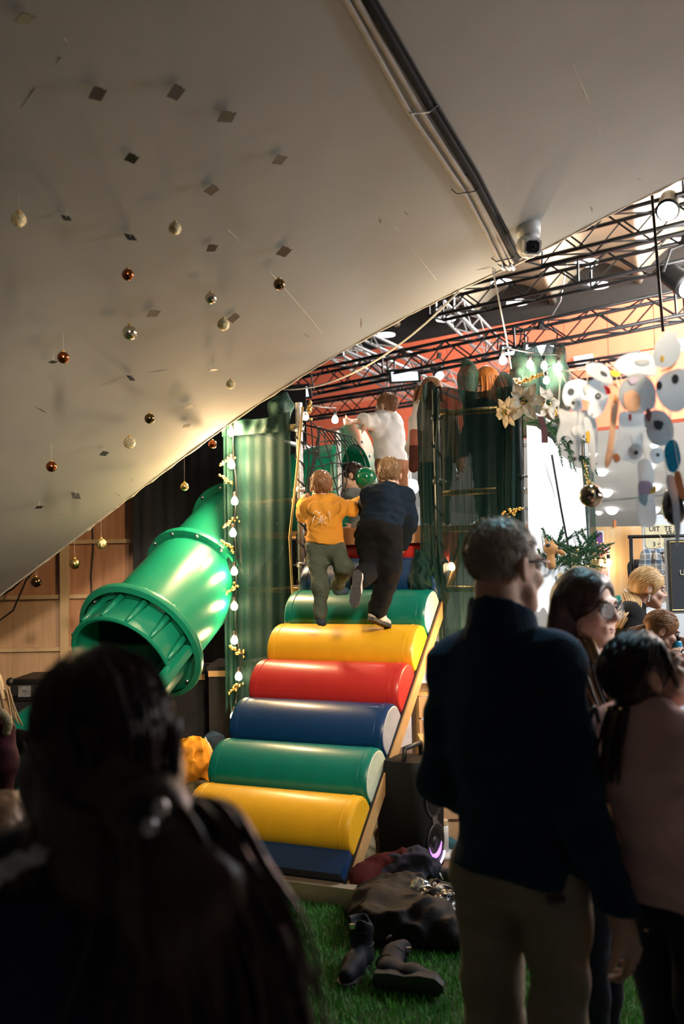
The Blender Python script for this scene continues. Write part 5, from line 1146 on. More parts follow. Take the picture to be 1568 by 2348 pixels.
bw, hp, M = person('blond woman with a ponytail in a black tee leaning at the stall', J, .92, .95, (.97, -.08, -.2), (.1, 0, 1), M_skin, 'tee', M_tee, 'jeans', M_dj, .007, hair_bl, .01, cuff=.0, face=True, legend=.97, brow=H_sand)
for s in 'LR': shoe(bw, J['a'+s], V(1, 0, 0), .92, M_white, M_sole)
J = dict(head=at(1519, 1447, 5.4), sL=at(1497, 1520, 5.5), sR=at(1496, 1523, 5.28), eL=at(1520, 1560, 5.5), eR=at(1515, 1565, 5.22), wL=at(1545, 1530, 5.42), wR=at(1548, 1518, 5.3), hL=at(1480, 1640, 5.45), hR=at(1480, 1642, 5.33), kL=V(1.62, 5.46, .42), kR=V(1.62, 5.32, .42), aL=V(1.6, 5.46, .08), aR=V(1.6, 5.32, .08))
def hair_g2(t, hp, M, hs):
    P = cap(hp, M, hs, .012, low=-.3) + [ell(hp(0, -.06, -.01), V(.07, .05, .07)*hs, M)]
    P[2] = ell(hp(0, .05, -.14), V(.12, .07, .09)*hs, M, .012, '-')
    soft('hair', P, H_auburn, t, .006, .02, fold(.003, 120, 6, dirs=(1, 1, .4)))
    scalp(t, hp, M, hs, H_auburn, 450, .013, .17, (0, -.13, -.0), .0018, 3, 7)
    strands('ponytail', [hp(0, -.11, -.0), hp(0, -.15, -.05), hp(0, -.15, -.16)], [.025, .04], 40, .005, H_auburn, t, 4)
g2, hp, M = person('smiling girl with tied brown hair drinking from a blue bottle', J, .75, .86, (.93, -.15, -.32), (.2, 0, 1), M_skin, 'top', M_tee, 'jeans', M_dj, .006, hair_g2, .01, face=True, legend=.97, hands={'R': dict(d=V(.2, .3, 1), n=V(.6, .6, .0), curl=.8), 'L': dict(d=V(.2, -.2, 1), n=V(.6, -.6, .0), curl=.8)})
for s in 'LR': shoe(g2, J['a'+s], V(1, 0, 0), .75, M_white, M_sole)
bp_ = at(1553, 1492, 5.36); t = thing('drink_bottle', 'blue drink bottle in the hand of the smiling girl', 'bottle', bp_ - V(0, 0, .08))
mk('flask', MB().lathe([(.025, -.08), (.028, -.07), (.028, .02), (.02, .045), (.014, .055)], bp_, (.1, 0, 1), 16), mat('blue_bottle', (.03, .3, .5), .25, coat=.5), t, True); mk('lid', MB().lathe([(.015, .053), (.015, .075), (.004, .08)], bp_, (.1, 0, 1), 12), M_blackp, t, True)
# ------------------------------------------------------------------ baubles and mirror squares hung under the soffit
M_bg = mat('gold_bauble', (.78, .55, .2), .22, metal=1., var=.1); M_bs = mat('champagne_bauble', (.72, .66, .5), .16, metal=1., var=.08); M_bc = mat('copper_bauble', (.34, .10, .035), .18, metal=1., var=.1)
M_bgl = mat('glitter_bauble', (.72, .6, .38), .4, metal=1., var=.5, scale=120, bump=1., bscale=260); M_bd = mat('dark_bronze_bauble', (.2, .12, .06), .15, metal=1., var=.1); M_thr = mat('thread', (.6, .55, .47), .6)
M_knob = mat('gold_knob_bauble', (.8, .62, .32), .3, metal=1., bump=1., bscale=90)
BAU = [(43,503,36,M_bgl,'big glittering gold bauble highest under the soffit'), (401,524,30,M_bgl,'glitter bauble beneath the dark squares'), (293,630,28,M_bc,'dark copper bauble, uppermost of the copper ones'), (640,652,27,M_bd,'bronze bauble beside the long plaster seam'),
 (483,684,27,M_bs,'satin champagne bauble above a mirror square'), (512,744,29,M_bgl,'dull glitter bauble next to a brown square'), (297,763,34,M_bs,'large mirror-bright champagne bauble'), (145,820,28,M_bc,'copper red bauble with a small square behind it'),
 (529,881,22,M_bgl,'small glitter bauble near the tower edge of the soffit'), (343,960,24,M_bd,'small dark bronze bauble in the warm glow'), (297,1015,28,M_bgl,'sandy glitter bauble below the warm glow'), (118,1070,25,M_bc,'orange copper bauble low under the soffit'),
 (487,1019,20,M_bc,'small dark copper bauble at the soffit edge by the tower'), (423,1116,20,M_bg,'small gold bauble hanging before the black curtain'), (232,1247,25,M_knob,'knobbly gold bauble hanging before the plywood'), (171,1293,25,M_bg,'satin gold bauble hanging by the pine batten'), (83,1335,24,M_bd,'crackled bronze bauble lowest at the plywood')]
for k, (px, py, dia, m, lab) in enumerate(BAU):
    h_ = ray_soffit(px, py)
    if h_ is not None: Y = h_[1]*.955
    else:
        Y = 6.0
        for Y in np.arange(7.2, 4, -.02):
            p = at(px, py, Y)
            if (p - E0).dot(ER) > .06: break
    p = at(px, py, Y); r = dia/2*Y/FPX; zc = soffit_at(p[0], p[1])
    t = thing('bauble', lab, 'bauble', p - V(0, 0, r), 'baubles hung under the soffit')
    mk('ball', MB().ball(p, r, 22, 14), m, t, True)
    mk('cap', MB().lathe([(r*.26, 0), (r*.28, r*.1), (r*.22, r*.26), (r*.05, r*.3)], p + V(0, 0, r*.94), (0, 0, 1), 12), M_gold, t, True)
    mk('thread', MB().tube([p + V(0, 0, r), V(p[0], p[1], max(zc, p[2] + r + .02))], 0.0006, 4), M_thr, t)
M_mir = mat('mirror_foil_square', (.04, .041, .04), .5, var=.1); M_mirb = mat('brown_foil_square', (.15, .115, .085), .6, var=.15)
SQ = [(58,43,32,1,'topmost dark foil square near the corner'),(224,215,29,1,'dark foil square near the forked seam'),(404,212,30,1,'dark foil square level with the forked seam'),(520,268,31,1,'foil square with a torn lower edge'),(302,363,22,1,'small notched foil square'),(641,367,24,0,'pale creased foil square nearest the conduits'),(486,436,24,0,'brown foil square above the glitter bauble'),
 (152,500,17,2,'foil strip seen nearly edge-on'),(299,544,20,2,'curled foil piece with a bright reflection'),(486,569,19,1,'bluish foil square above the champagne bauble'),(651,577,24,0,'folded white foil piece by the long seam'),(352,719,22,0,'brown diamond foil square'),(536,729,21,0,'brown foil square touching a glitter bauble'),(122,830,14,1,'tiny foil square beside the copper red bauble'),
 (300,867,14,2,'tiny bluish foil flake'),(490,848,14,0,'tiny tan foil flake near the warm glow'),(433,933,20,0,'foil square in the warm glow'),(428,976,14,0,'small bright foil flake under the warm glow'),(239,1040,14,1,'small foil square below the warm glow'),(174,1137,16,2,'foil flake turned edge-on near the soffit edge'),(90,1163,13,1,'tiny dark foil square low by the scratches')]
for k, (px, py, s, kd, lab) in enumerate(SQ):
    h_ = ray_soffit(px, py)
    if h_ is None: continue
    Y = h_[1]*.985; p = at(px, py, Y); hs_ = s*.62*Y/FPX; r = random.Random(k+40)
    Rr = np.array((Matrix.Rotation(r.uniform(.4, 1.2), 3, 'Z') @ Matrix.Rotation(math.radians(-20 + (68 if kd == 2 else r.uniform(-15, 15))), 3, 'X') @ Matrix.Rotation(r.uniform(-.2, .2), 3, 'Y')))
    poly = [(-1, -1), (.3, -1), (.45, -.75), (1, -.9), (.95, 1), (-.2, .95), (-.95, 1)]
    t = thing('foil_square', lab, 'foil square', p, 'foil squares hung under the soffit')
    mk('sheet', MB().prism([(a*hs_, b*hs_) for a, b in poly], p, Rr @ V(1, 0, 0), Rr @ V(0, 1, 0), .002), M_mirb if kd == 0 else M_mir, t)
    mk('thread', MB().tube([p, V(p[0], p[1], soffit_at(p[0], p[1]))], .001, 4), M_thr, t)
# ------------------------------------------------------------------ row of coloured-in paper cutouts and baubles hanging on a line at the right
M_pap = papermat('white_paper', (.82, .85, .88)); M_papg = papermat('grey_crayon_paper', (.6, .63, .67), .4, .18, 25); M_oran = mat('orange_crayon', (.8, .3, .12), .9, var=.15, scale=30); M_cyan = mat('blue_crayon', (.0, .3, .55), .9, var=.15, scale=30); M_redc = mat('red_crayon', (.6, .03, .04), .9); M_lil = mat('lilac_crayon', (.6, .5, .68), .9, var=.1); M_yelc = mat('yellow_crayon', (.8, .5, .05), .9); M_browc = mat('maroon_ribbon', (.2, .08, .08), .8); M_ink = mat('black_crayon', (.04, .045, .055), .9); M_peach = mat('peach_crayon', (.85, .5, .32), .9, var=.12, scale=30)
def smooth_poly(pts, n=4):
    k = len(pts); out = []
    for i in range(k):
        a, b, c, d = [np.array(pts[(i+j) % k], float) for j in (-1, 0, 1, 2)]
        for t in np.linspace(0, 1, n, endpoint=False): out.append(.5*((2*b) + (-a+c)*t + (2*a-5*b+4*c-d)*t*t + (-a+3*b-3*c+d)*t**3))
    return out
line_a, line_b = at(1285, 852, 3.25), at(1760, 720, 2.55)
cord('paper_line', 'thin line the paper cutouts hang on, beside the tower', sagl(line_a, line_b, .03), .0025, M_cord)
def sheet_part(name, pts, Y, m, par, smooth=True, off=0.):
    p2 = smooth_poly(pts) if smooth else pts; c = np.mean(np.array(pts, float), 0); o = at(c[0], c[1], Y + off)
    q = [at(a, b, Y + off) for a, b in p2]
    mb = MB().rings([[v_ + V(0, -.001, 0) for v_ in q], [v_ + V(0, .001, 0) for v_ in q]]); return mk(name, mb, m, par)
def circ(px, py, r, ry=None, n=10): return [(px + r*math.cos(2*math.pi*i/n), py + (ry or r)*math.sin(2*math.pi*i/n)) for i in range(n)]
def paper(label, pts, Y, m, marks=(), smooth=True, tie=None):
    c = np.mean(np.array(pts, float), 0); t = thing('paper_cutout', label, 'paper cutout', at(c[0], max(p[1] for p in pts), Y), 'paper animal cutouts on the line')
    sheet_part('sheet', pts, Y, m, t, smooth)
    for i, (mp_, mm) in enumerate(marks): sheet_part('crayon_mark', mp_, Y, mm, t, True, -.004 - .001*i)
    tp_ = min(pts, key=lambda p: p[1]); a = at(tp_[0], tp_[1] + 3, Y); u = min(1, max(0, (a[0]-line_a[0])/(line_b[0]-line_a[0]))); L = line_a*(1-u) + line_b*u - V(0, 0, .03*4*u*(1-u))
    mk('thread', MB().tube([a, L if L[2] > a[2] else a + V(0, .0, .04)], .001, 4), M_thr, t); return t
paper('paper pig face with dark eye at the tower end of the line', [(1292,892),(1302,876),(1330,870),(1350,882),(1352,905),(1334,918),(1336,936),(1318,944),(1300,934),(1290,914)], 3.06, M_pap, [(circ(1309,898,8), M_ink), (circ(1316,926,16,12), M_pap), (circ(1314,924,4), M_ink), (circ(1305,935,4), M_ink), (circ(1337,893,6), M_papg)])
paper('paper horse head with long muzzle', [(1340,882),(1356,872),(1378,868),(1392,880),(1396,905),(1388,935),(1374,954),(1358,958),(1347,946),(1352,922),(1336,915),(1330,900)], 2.98, M_pap, [(circ(1371,908,7), M_ink), (circ(1371,908,3), M_papg), ([(1338,885),(1352,878),(1350,893),(1342,904)], M_papg), (circ(1358,949,3), M_papg)])
paper('grey paper bird with a yellow beak', [(1343,838),(1360,832),(1384,836),(1398,852),(1404,870),(1398,884),(1380,876),(1362,866),(1347,858)], 2.95, M_papg, [([(1378,850),(1390,856),(1392,862),(1380,858)], M_ink), ([(1400,850),(1412,852),(1422,856),(1418,863),(1404,862)], M_yelc)])
paper('small red paper scarf beside the horse head', [(1384,884),(1397,890),(1399,902),(1390,904),(1388,895)], 2.93, M_redc)
paper('wide grey paper wing', [(1408,835),(1430,815),(1465,808),(1495,815),(1506,840),(1500,862),(1470,858),(1440,862),(1418,852)], 2.86, M_pap, [([(1455,828),(1480,824),(1490,832),(1470,838)], M_papg)])
paper('paper unicorn head with spiky mane and a yellow spot', [(1497,812),(1504,785),(1520,768),(1530,752),(1540,764),(1556,756),(1552,775),(1562,790),(1560,815),(1548,838),(1520,845),(1502,838)], 2.72, M_pap, [(circ(1518,823,4,8), M_yelc)], False)
paper('large paper fox head with dark eye and nose', [(1505,880),(1515,862),(1535,850),(1562,845),(1585,860),(1590,900),(1570,935),(1545,945),(1520,930),(1505,905)], 2.7, M_pap, [(circ(1548,869,8,11), M_ink), (circ(1511,884,7,10), M_ink), ([(1512,852),(1540,838),(1552,826),(1540,846)], M_peach)])
paper('long orange paper giraffe neck', [(1402,884),(1416,886),(1418,930),(1410,990),(1404,1050),(1392,1072),(1386,1060),(1396,1000),(1400,940)], 2.9, M_peach, [([(1410,905),(1415,912),(1411,925),(1407,915)], M_oran)])
paper('paper lion body with a peach patch', [(1425,880),(1445,860),(1475,858),(1500,885),(1502,930),(1480,945),(1450,948),(1425,930),(1418,905)], 2.84, M_papg, [([(1430,905),(1452,895),(1468,912),(1462,940),(1436,940)], M_peach), ([(1442,868),(1462,864),(1458,878),(1446,880)], M_lil)])
paper('pale paper skirt hanging under the lion body', [(1420,948),(1450,945),(1478,948),(1476,1000),(1462,1060),(1432,1055),(1410,1062),(1405,1040),(1418,1000)], 2.88, M_pap, [([(1442,950),(1447,950),(1447,964),(1442,962)], M_redc), ([(1405,1045),(1415,1040),(1422,1052),(1412,1060)], M_oran)])
paper('grey paper cow with dark hooves hanging low by the white sheet', [(1280,938),(1310,945),(1345,940),(1365,960),(1370,1000),(1366,1045),(1356,1048),(1348,1005),(1335,1000),(1326,1052),(1318,1055),(1312,1010),(1290,1000),(1280,1020),(1276,1000),(1284,970)], 3.02, M_papg, [(circ(1316,1052,6,5), M_ink), ([(1310,985),(1326,975),(1330,990),(1318,1000)], M_pap)])
paper('paper leg strips with a gold glitter patch by the horse', [(1338,958),(1352,962),(1362,1000),(1366,1045),(1364,1078),(1356,1078),(1350,1030),(1340,990)], 2.96, M_pap, [([(1343,992),(1351,990),(1352,1012),(1346,1016)], M_yelc)])
paper('white paper panda face with dark eye', [(1440,1030),(1452,1018),(1468,1020),(1474,1036),(1466,1052),(1450,1054),(1441,1044)], 2.86, M_pap, [(circ(1458,1038,5), M_ink), (circ(1447,1030,4), M_papg)])
paper('white paper panda face with a dot eye, beside the blue cutout', [(1490,1040),(1500,1028),(1515,1030),(1524,1046),(1514,1060),(1498,1060)], 2.82, M_pap, [(circ(1508,1043,4), M_ink)])
paper('paper rabbit with lilac belly and yellow shoe', [(1462,1062),(1480,1052),(1494,1062),(1500,1090),(1497,1130),(1505,1170),(1500,1205),(1478,1208),(1466,1200),(1460,1160),(1464,1110)], 2.84, M_pap, [([(1465,1105),(1492,1106),(1492,1132),(1466,1136)], M_lil), ([(1494,1122),(1502,1112),(1504,1128),(1488,1132)], M_yelc), ([(1466,1136),(1484,1136),(1480,1160),(1466,1150)], mat('pale_blue_crayon', (.45, .68, .72), .9))])
paper('vivid blue paper splotch', [(1523,1030),(1535,1010),(1550,1012),(1558,1035),(1560,1060),(1548,1082),(1534,1080),(1526,1058)], 2.78, M_cyan)
paper('orange paper strip at the picture edge', [(1546,1085),(1558,1082),(1566,1110),(1572,1140),(1560,1142),(1550,1115)], 2.74, M_oran)
paper('long pale blue paper legs at the picture edge', [(1530,1090),(1546,1095),(1556,1150),(1560,1210),(1552,1255),(1545,1200),(1540,1150),(1528,1110)], 2.76, mat('ice_blue_paper', (.55, .66, .75), .9))
paper('grey paper mouse body in the middle of the row', [(1478,950),(1505,940),(1530,950),(1545,985),(1535,1015),(1510,1022),(1490,1010),(1480,985)], 2.8, M_papg, [([(1500,965),(1520,968),(1515,985),(1502,982)], M_ink), ([(1484,935),(1494,948),(1488,968),(1480,955)], M_browc)])
def bigball(label, px, py, rp, Y, m, squash=1.):
    p = at(px, py, Y); r = rp*Y/FPX; t = thing('bauble', label, 'bauble', p - V(0, 0, r))
    mk('ball', MB().ball(p, (r, r, r*squash), 28, 18), m, t, True); mk('cap', MB().lathe([(r*.2, 0), (r*.2, r*.16), (r*.05, r*.2)], p + V(0, 0, r*squash*.96), (0, 0, 1), 12), M_gold, t, True)
    mk('thread', MB().tube([p + V(0, 0, r), p + V(.0, 0, .42)], .001, 4), M_thr, t)
bigball('mirror-bright bronze ball hanging by the tower corner post', 1355, 1137, 27, 3.1, mat('bronze_mirror_ball', (.42, .34, .24), .06, metal=1.))
bigball('large black drop bauble at the end of the paper row', 1546, 1160, 29, 2.85, mat('black_gold_bauble', (.02, .015, .012), .12, coat=1.), 1.55)
# ------------------------------------------------------------------ poinsettias, ribbon, fir garland on the tower
M_pet = mat('cream_petal', (.78, .68, .52), .6, var=.12, scale=30); M_petd = mat('peach_petal_centre', (.55, .38, .2), .6)
def poinsettia(label, c, r, nrm_, seed):
    t = thing('poinsettia', label, 'flower', c, 'white poinsettias on the tower'); rr = random.Random(seed); n_ = nrm(nrm_); X = nrm(np.cross(n_, V(0, 0, 1))); Yv = np.cross(X, n_)
    for ring, (cnt, L, lift) in enumerate(((6, 1., .05), (5, .7, .3))):
        for i in range(cnt):
            a = 2*math.pi*(i + .5*ring)/cnt + rr.uniform(-.15, .15); d = X*math.cos(a) + Yv*math.sin(a); s_ = np.cross(n_, d)
            G_ = [[c + d*r*L*u + n_*(r*lift*math.sin(u*2.4)) + s_*r*.26*L*math.sin(math.pi*min(1, u*.97+.03))**.8*v + n_*abs(v)*r*.04 for v in (-1, -.5, 0, .5, 1)] for u in np.linspace(0, 1, 7)]
            G2 = [[q - n_*.002 for q in row] for row in G_]; mb = MB().grid(G_); mb.grid(G2); mk('petal', mb, M_pet, t, True)
    for i in range(7): mk('stamen', MB().ball(c + n_*.02 + X*rr.uniform(-.02, .02) + Yv*rr.uniform(-.02, .02), .009, 8, 5), M_fir if i % 2 else M_gold, t, True)
poinsettia('large white poinsettia on the tower corner under the gauze humps', at(1200, 922, 5.85), .13, (-.2, -.9, .1), 1); poinsettia('white poinsettia beside the paper pig face', at(1252, 925, 5.95), .11, (.5, -.8, .1), 2); poinsettia('drooping white poinsettia at the edge of the gauze', at(1163, 945, 5.85), .10, (-.8, -.5, -.2), 3)
tag(mk('ribbon', MB().grid([[at(1238 + 4*math.sin(v*3) + s_*7 + v*10, 955 + v*60, 5.85) + V(0, .0, 0) for s_ in (-1, 1)] for v in np.linspace(0, 1, 8)]).grid([[at(1238 + 4*math.sin(v*3) + s_*7 + v*10, 955 + v*60, 5.853) for s_ in (-1, 1)] for v in np.linspace(0, 1, 8)]), M_browc, None, True), 'maroon ribbon tail hanging over the white sheet', 'ribbon')
M_rib2 = mat('pale_gold_ribbon', (.7, .5, .22), .4, metal=.5)
def firspray(t, a, d, L, seed):
    rr = random.Random(seed); d = nrm(d); mb = MB(); mb.tube([a, a + d*L*.5 + V(0, 0, .01), a + d*L - V(0, 0, .03)*L/.2], [.004, .003, .0015], 5)
    X = nrm(np.cross(d, V(.1, .2, 1))); Yv = np.cross(d, X)
    for i in range(95):
        u = rr.uniform(.02, 1); p = a + d*L*u - V(0, 0, .03*u*u*L/.2); an = rr.uniform(0, 6.28); q = nrm(X*math.cos(an) + Yv*math.sin(an) + d*.9)*rr.uniform(.022, .034)*(1.15-.5*u); s_ = nrm(np.cross(q, V(.3, .5, .7)))*.003
        mb.add([p - s_, p + s_, p + q], [(0, 1, 2)])
    mk('branch', mb, M_fir, t)
fg_ = thing('fir_garland', 'fir garland with gold ornaments below the white sheet', 'garland', at(1310, 1325, 6.6)); rr = random.Random(3)
for i in range(64):
    px = rr.uniform(1250, 1368); py = 1240 + abs(px - 1312)*-.05 + rr.uniform(10, 75); Y = 6.2 + (px-1250)/118*1.1
    firspray(fg_, at(px, py, Y), V(rr.uniform(-1, 1), rr.uniform(-.9, .1), rr.uniform(-.3, 1)), rr.uniform(.14, .24), i)
for i, (px, py) in enumerate(((1273,1268),(1322,1262),(1295,1290),(1345,1300),(1310,1310),(1362,1285))): mk('ornament', MB().ball(at(px, py, 6.15 + (px-1250)/118*1.0), .02 if i > 2 else .016, 12, 8), M_bg, fg_, True)
for i in range(12):
    px, py = rr.uniform(1285, 1372), rr.uniform(1275, 1330); c = at(px, py, 6.25 + (px-1250)/118*1.0); d = nrm(V(rr.uniform(-1, 1), -.4, rr.uniform(-.5, 1))); s_ = nrm(np.cross(d, V(0, -1, .2)))
    mk('gold_leaf', MB().rings([[c - s_*.003, c + d*.03 - s_*.028, c + d*.085, c + d*.03 + s_*.028, c + s_*.003], [q + V(0, -.004, 0) for q in (c - s_*.003, c + d*.03 - s_*.028, c + d*.085, c + d*.03 + s_*.028, c + s_*.003)]]), M_rib2, fg_)
# small brown dog ornament at the garland end
dc = at(1262, 1258, 6.15); dg = thing('animal_ornament', 'small tan and black toy animal sitting on the fir garland', 'ornament', dc - V(0, 0, .06))
soft('figure', [ell(dc, (.045, .035, .035)), cone(dc + V(.03, 0, -.005), dc + V(.075, -.01, -.03), .022, .014), cone(dc + V(-.02, 0, .025), dc + V(-.03, 0, .065), .012, .005), cone(dc + V(.012, 0, .03), dc + V(.01, 0, .06), .01, .004), cone(dc + V(0, 0, -.02), dc + V(0, .0, -.1), .022, .03)], mat('tan_plush', (.5, .25, .09), .8, var=.1), dg, .005, .015)
mk('patch', MB().ball(dc + V(-.018, -.022, .018), (.018, .012, .014), 10, 6).ball(dc + V(.045, -.016, .0), (.02, .008, .009), 10, 6), M_blackp, dg, True)
for k_, (px, py, L) in enumerate(((1250,975,.2),(1275,990,.22),(1300,1015,.2),(1325,1045,.18))):
    sp_ = thing('fir_sprig', ['fir sprig at the top corner of the white sheet', 'fir sprig second along the sloping sheet top', 'fir sprig third along the sloping sheet top', 'fir sprig at the low end of the sheet top'][k_], 'fir sprig', at(px, py, 6.2 + k_*.35))
    for i in range(5): firspray(sp_, at(px, py, 6.2 + k_*.35), V(rr.uniform(-1, 1), -.3, rr.uniform(-1, .6)), L, 60 + k_*7 + i)
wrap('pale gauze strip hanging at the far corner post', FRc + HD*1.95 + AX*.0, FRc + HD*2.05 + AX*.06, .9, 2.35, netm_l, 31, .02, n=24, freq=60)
# ------------------------------------------------------------------ party speaker
sp = at(944, 1975, 5.35)*V(1, 1, 0); fn = nrm(V(.85, -.52, 0)); sd = np.cross(V(0, 0, 1), fn)      # fn front, sd across the front
t = thing('party_speaker', 'tall black speaker with purple light strips beside the ramp', 'speaker', sp)
def sec(z, w_, d_, r=.05):
    out = []
    for sx, sy, a0 in ((1, 1, 0), (-1, 1, 90), (-1, -1, 180), (1, -1, 270)):
        for a in (0, 30, 60, 90):
            an = math.radians(a0 + a); out.append(sp + V(0, 0, z) + sd*(sx*(w_/2 - r) + r*math.cos(an)) + fn*(sy*(d_/2 - r) + r*math.sin(an)))
    return out
mk('cabinet', MB().rings([sec(.0, .27, .25), sec(.02, .29, .27), sec(.30, .30, .28), sec(.54, .26, .24), sec(.58, .24, .22), sec(.585, .2, .18)]), mat('speaker_shell', (.006, .006, .007), .65, spec=.2), t, True, 40)
hb = MB(); hb.tube([sp + V(0, 0, .57) - sd*.1 + fn*.02, sp + V(0, 0, .645) - sd*.09 + fn*.02, sp + V(0, 0, .65) + sd*.09 + fn*.02, sp + V(0, 0, .57) + sd*.1 + fn*.02], .014, 8); mk('handle', hb, M_blackp, t, True)
M_pur = mat('purple_light', (.6, .4, .8), .4, emit=(.72, .5, 1), estr=5); M_purd = mat('purple_glow_ring', (.5, .3, .7), .4, emit=(.42, .17, .72), estr=1.3)
def onfront(x, z, o=.004): 
    d_ = np.interp(z, [0, .02, .3, .54], [.25, .27, .28, .24])/2; return sp + sd*x + V(0, 0, z) + fn*(d_ + o)
mk('light_strip', MB().tube([onfront(.115*math.cos(a), .11 + .085*math.sin(a), .003) for a in np.linspace(math.pi*1.08, math.pi*1.92, 16)], .006, 6), M_pur, t, True)
mk('light_strip', MB().tube([onfront(.1*math.cos(a), .45 + .06*math.sin(a), .003) for a in np.linspace(math.pi*.1, math.pi*.9, 14)], .006, 6), M_pur, t, True)
for z in (.16, .38):
    mk('woofer', MB().lathe([(.095, .0), (.1, .008), (.088, .01), (.06, -.004), (.03, -.01), (.028, .004), (.001, .006)], onfront(0, z, .0), fn, 28), mat('woofer_cone', (.02, .018, .02), .5) if z < .2 else bpy.data.materials['woofer_cone'], t, True)
mk('glow_ring', MB().tube([onfront(.07*math.cos(a), .16 + .07*math.sin(a), .006) for a in np.linspace(math.pi*1.05, math.pi*1.95, 14)], [.002 + .011*math.sin(math.pi*i/13) for i in range(14)], 6, flat=.4), M_purd, t, True)
text('logo', 'JBL', .05, onfront(.0, .272, .006), sd, V(0, 0, 1), mat('logo_grey', (.14, .12, .11), .5), t, .002, .001)
# ------------------------------------------------------------------ wooden crates with stencil, white lamp base
M_osb = mat('osb_board', (.58, .38, .17), .7, var=.35, scale=45); 
cr1 = thing('wooden_crate', 'low chipboard crate with black stencil letters next to the ramp', 'crate', V(.78, 5.95, 0))
c_x0, c_x1, c_y0, c_y1, c_z = .42, .98, 5.64, 5.94, .60
mk('top_board', MB().box(((c_x0+c_x1)/2, (c_y0+c_y1)/2, c_z), (c_x1-c_x0, c_y1-c_y0, .02)), M_osb, cr1)
for i in range(4): mk('front_slat', MB().box(((c_x0+c_x1)/2, c_y0+.01, c_z - .075 - i*.14), (c_x1-c_x0-.01, .02, .12)), M_ply2 if i else M_pine, cr1)
for x in (c_x0+.01, c_x1-.01): mk('side_panel', MB().box((x, (c_y0+c_y1)/2, c_z/2), (.02, c_y1-c_y0-.02, c_z-.02)), M_osb, cr1)
text('stencil', 'N & Poo', .075, V(.55, c_y0-.002, c_z-.07), V(1, 0, 0), V(0, 0, 1), M_text, cr1, .001, .002)
cr2 = thing('wooden_crate', 'higher chipboard crate standing behind the stencilled one', 'crate', V(.85, 6.5, 0))
mk('top_board', MB().box((.85, 6.5, .80), (.8, .5, .02)), M_osb, cr2)
for i in range(5): mk('front_slat', MB().box((.85, 6.26, .72 - i*.15), (.79, .02, .13)), M_ply2, cr2)
for x in (.46, 1.24): mk('side_panel', MB().box((x, 6.5, .39), (.02, .46, .78)), M_osb, cr2)
lb = at(1014, 1925, 5.58)*V(1, 1, 0); t = thing('table_lamp', 'white lamp with a round foot behind the man and the speaker', 'lamp', lb)
mk('foot', MB().lathe([(.085, 0), (.09, .01), (.08, .025), (.03, .03)], lb, (0, 0, 1), 20), M_white, t, True); mk('column', MB().lathe([(.035, .03), (.035, .16), (.03, .17)], lb, (0, 0, 1), 16), M_white, t, True); mk('ribbed_neck', MB().lathe([(.03, .17), (.036, .175), (.03, .18), (.036, .185), (.03, .19), (.036, .195), (.03, .2)], lb, (0, 0, 1), 16), M_pine, t, True)
# ------------------------------------------------------------------ clothes, shoes and bags on the floor
M_gj = cloth('light_grey_nylon', (.42, .41, .34), .6); M_rb = cloth('dark_red_fleece', (.07, .009, .008)); M_dkj = cloth('brown_black_shell', (.010, .007, .008), .6, .2); M_sil = mat('silver_foil', (.75, .76, .76), .2, metal=.9, bump=.6, bscale=20); M_boot = cloth('dark_navy_boot', (.009, .010, .018), .6); M_mj = cloth('mustard_nylon', (.75, .32, .03), .6, .1)
def heap(name, label, cat, prs, m, vox=.01, k=.05, amp=.016, fr=26, seed=1, marks=()):
    prs = prs + [cut(V(0, 0, .006), (0, 0, -1))]; P, F = blob(prs, vox, k, crease(amp*1.3, fr*.9, seed)); P[:, 2] = np.maximum(P[:, 2], .006)
    lo = P.min(0); t = thing(name, label, cat, V(P[:, 0].mean(), P[:, 1].mean(), .0)); mesh_obj('fabric', P, F.tolist(), m, t, True); return t
def fl(px, py): 
    d = at(px, py, 1.) - V(0, 0, CAMH); return V(0, 0, CAMH) + d*(-CAMH/d[2])
a = fl(882, 1980)
heap('grey_jacket', 'crumpled light grey jacket at the foot of the speaker', 'jacket', [ell(a + V(0, 0, .07), (.14, .12, .11)), cone(a + V(-.13, -.02, .06), a + V(-.06, .12, .2), .06, .05), cone(a + V(.02, 0, .12), a + V(.12, -.02, .12), .07, .05)], M_gj, .009, .05, .02, 30, 2)
a = fl(828, 2058)
heap('red_hat', 'dark red fleece bundle at the corner of the ramp', 'clothing', [ell(a + V(.0, 0, .08), (.09, .09, .08)), cone(a + V(.07, .08, .12), a + V(.2, .1, .16), .05, .045)], M_rb, .008, .04, .01, 34, 3)
a = fl(915, 2150)
dj = heap('dark_jacket', 'dark brown rain jacket piled on the floor with a small white mark', 'jacket', [ell(a + V(0, .1, .06), (.22, .3, .12)), cone(a + V(-.1, .36, .07), a + V(.1, .36, .08), .07, .06), cone(a + V(-.1, .1, .09), a + V(-.12, -.12, .05), .08, .06), cone(a + V(.1, .0, .12), a + V(.2, -.15, .06), .09, .07), ell(a + V(.12, .26, .08), (.12, .12, .09))], M_dkj, .01, .06, .022, 22, 4)
q = at(892, 2145, 4.28); mk('white_mark', MB().rings([[q + V(x*.018, 0, z*.026) for x, z in ((-1, -1), (.6, -.8), (1, .2), (.5, 1), (.2, .4), (-.2, .9), (-1, .3))], [q + V(x*.018, .12, z*.026) for x, z in ((-1, -1), (.6, -.8), (1, .2), (.5, 1), (.2, .4), (-.2, .9), (-1, .3))]]), M_white, dj)
a = at(962, 2100, 4.5)
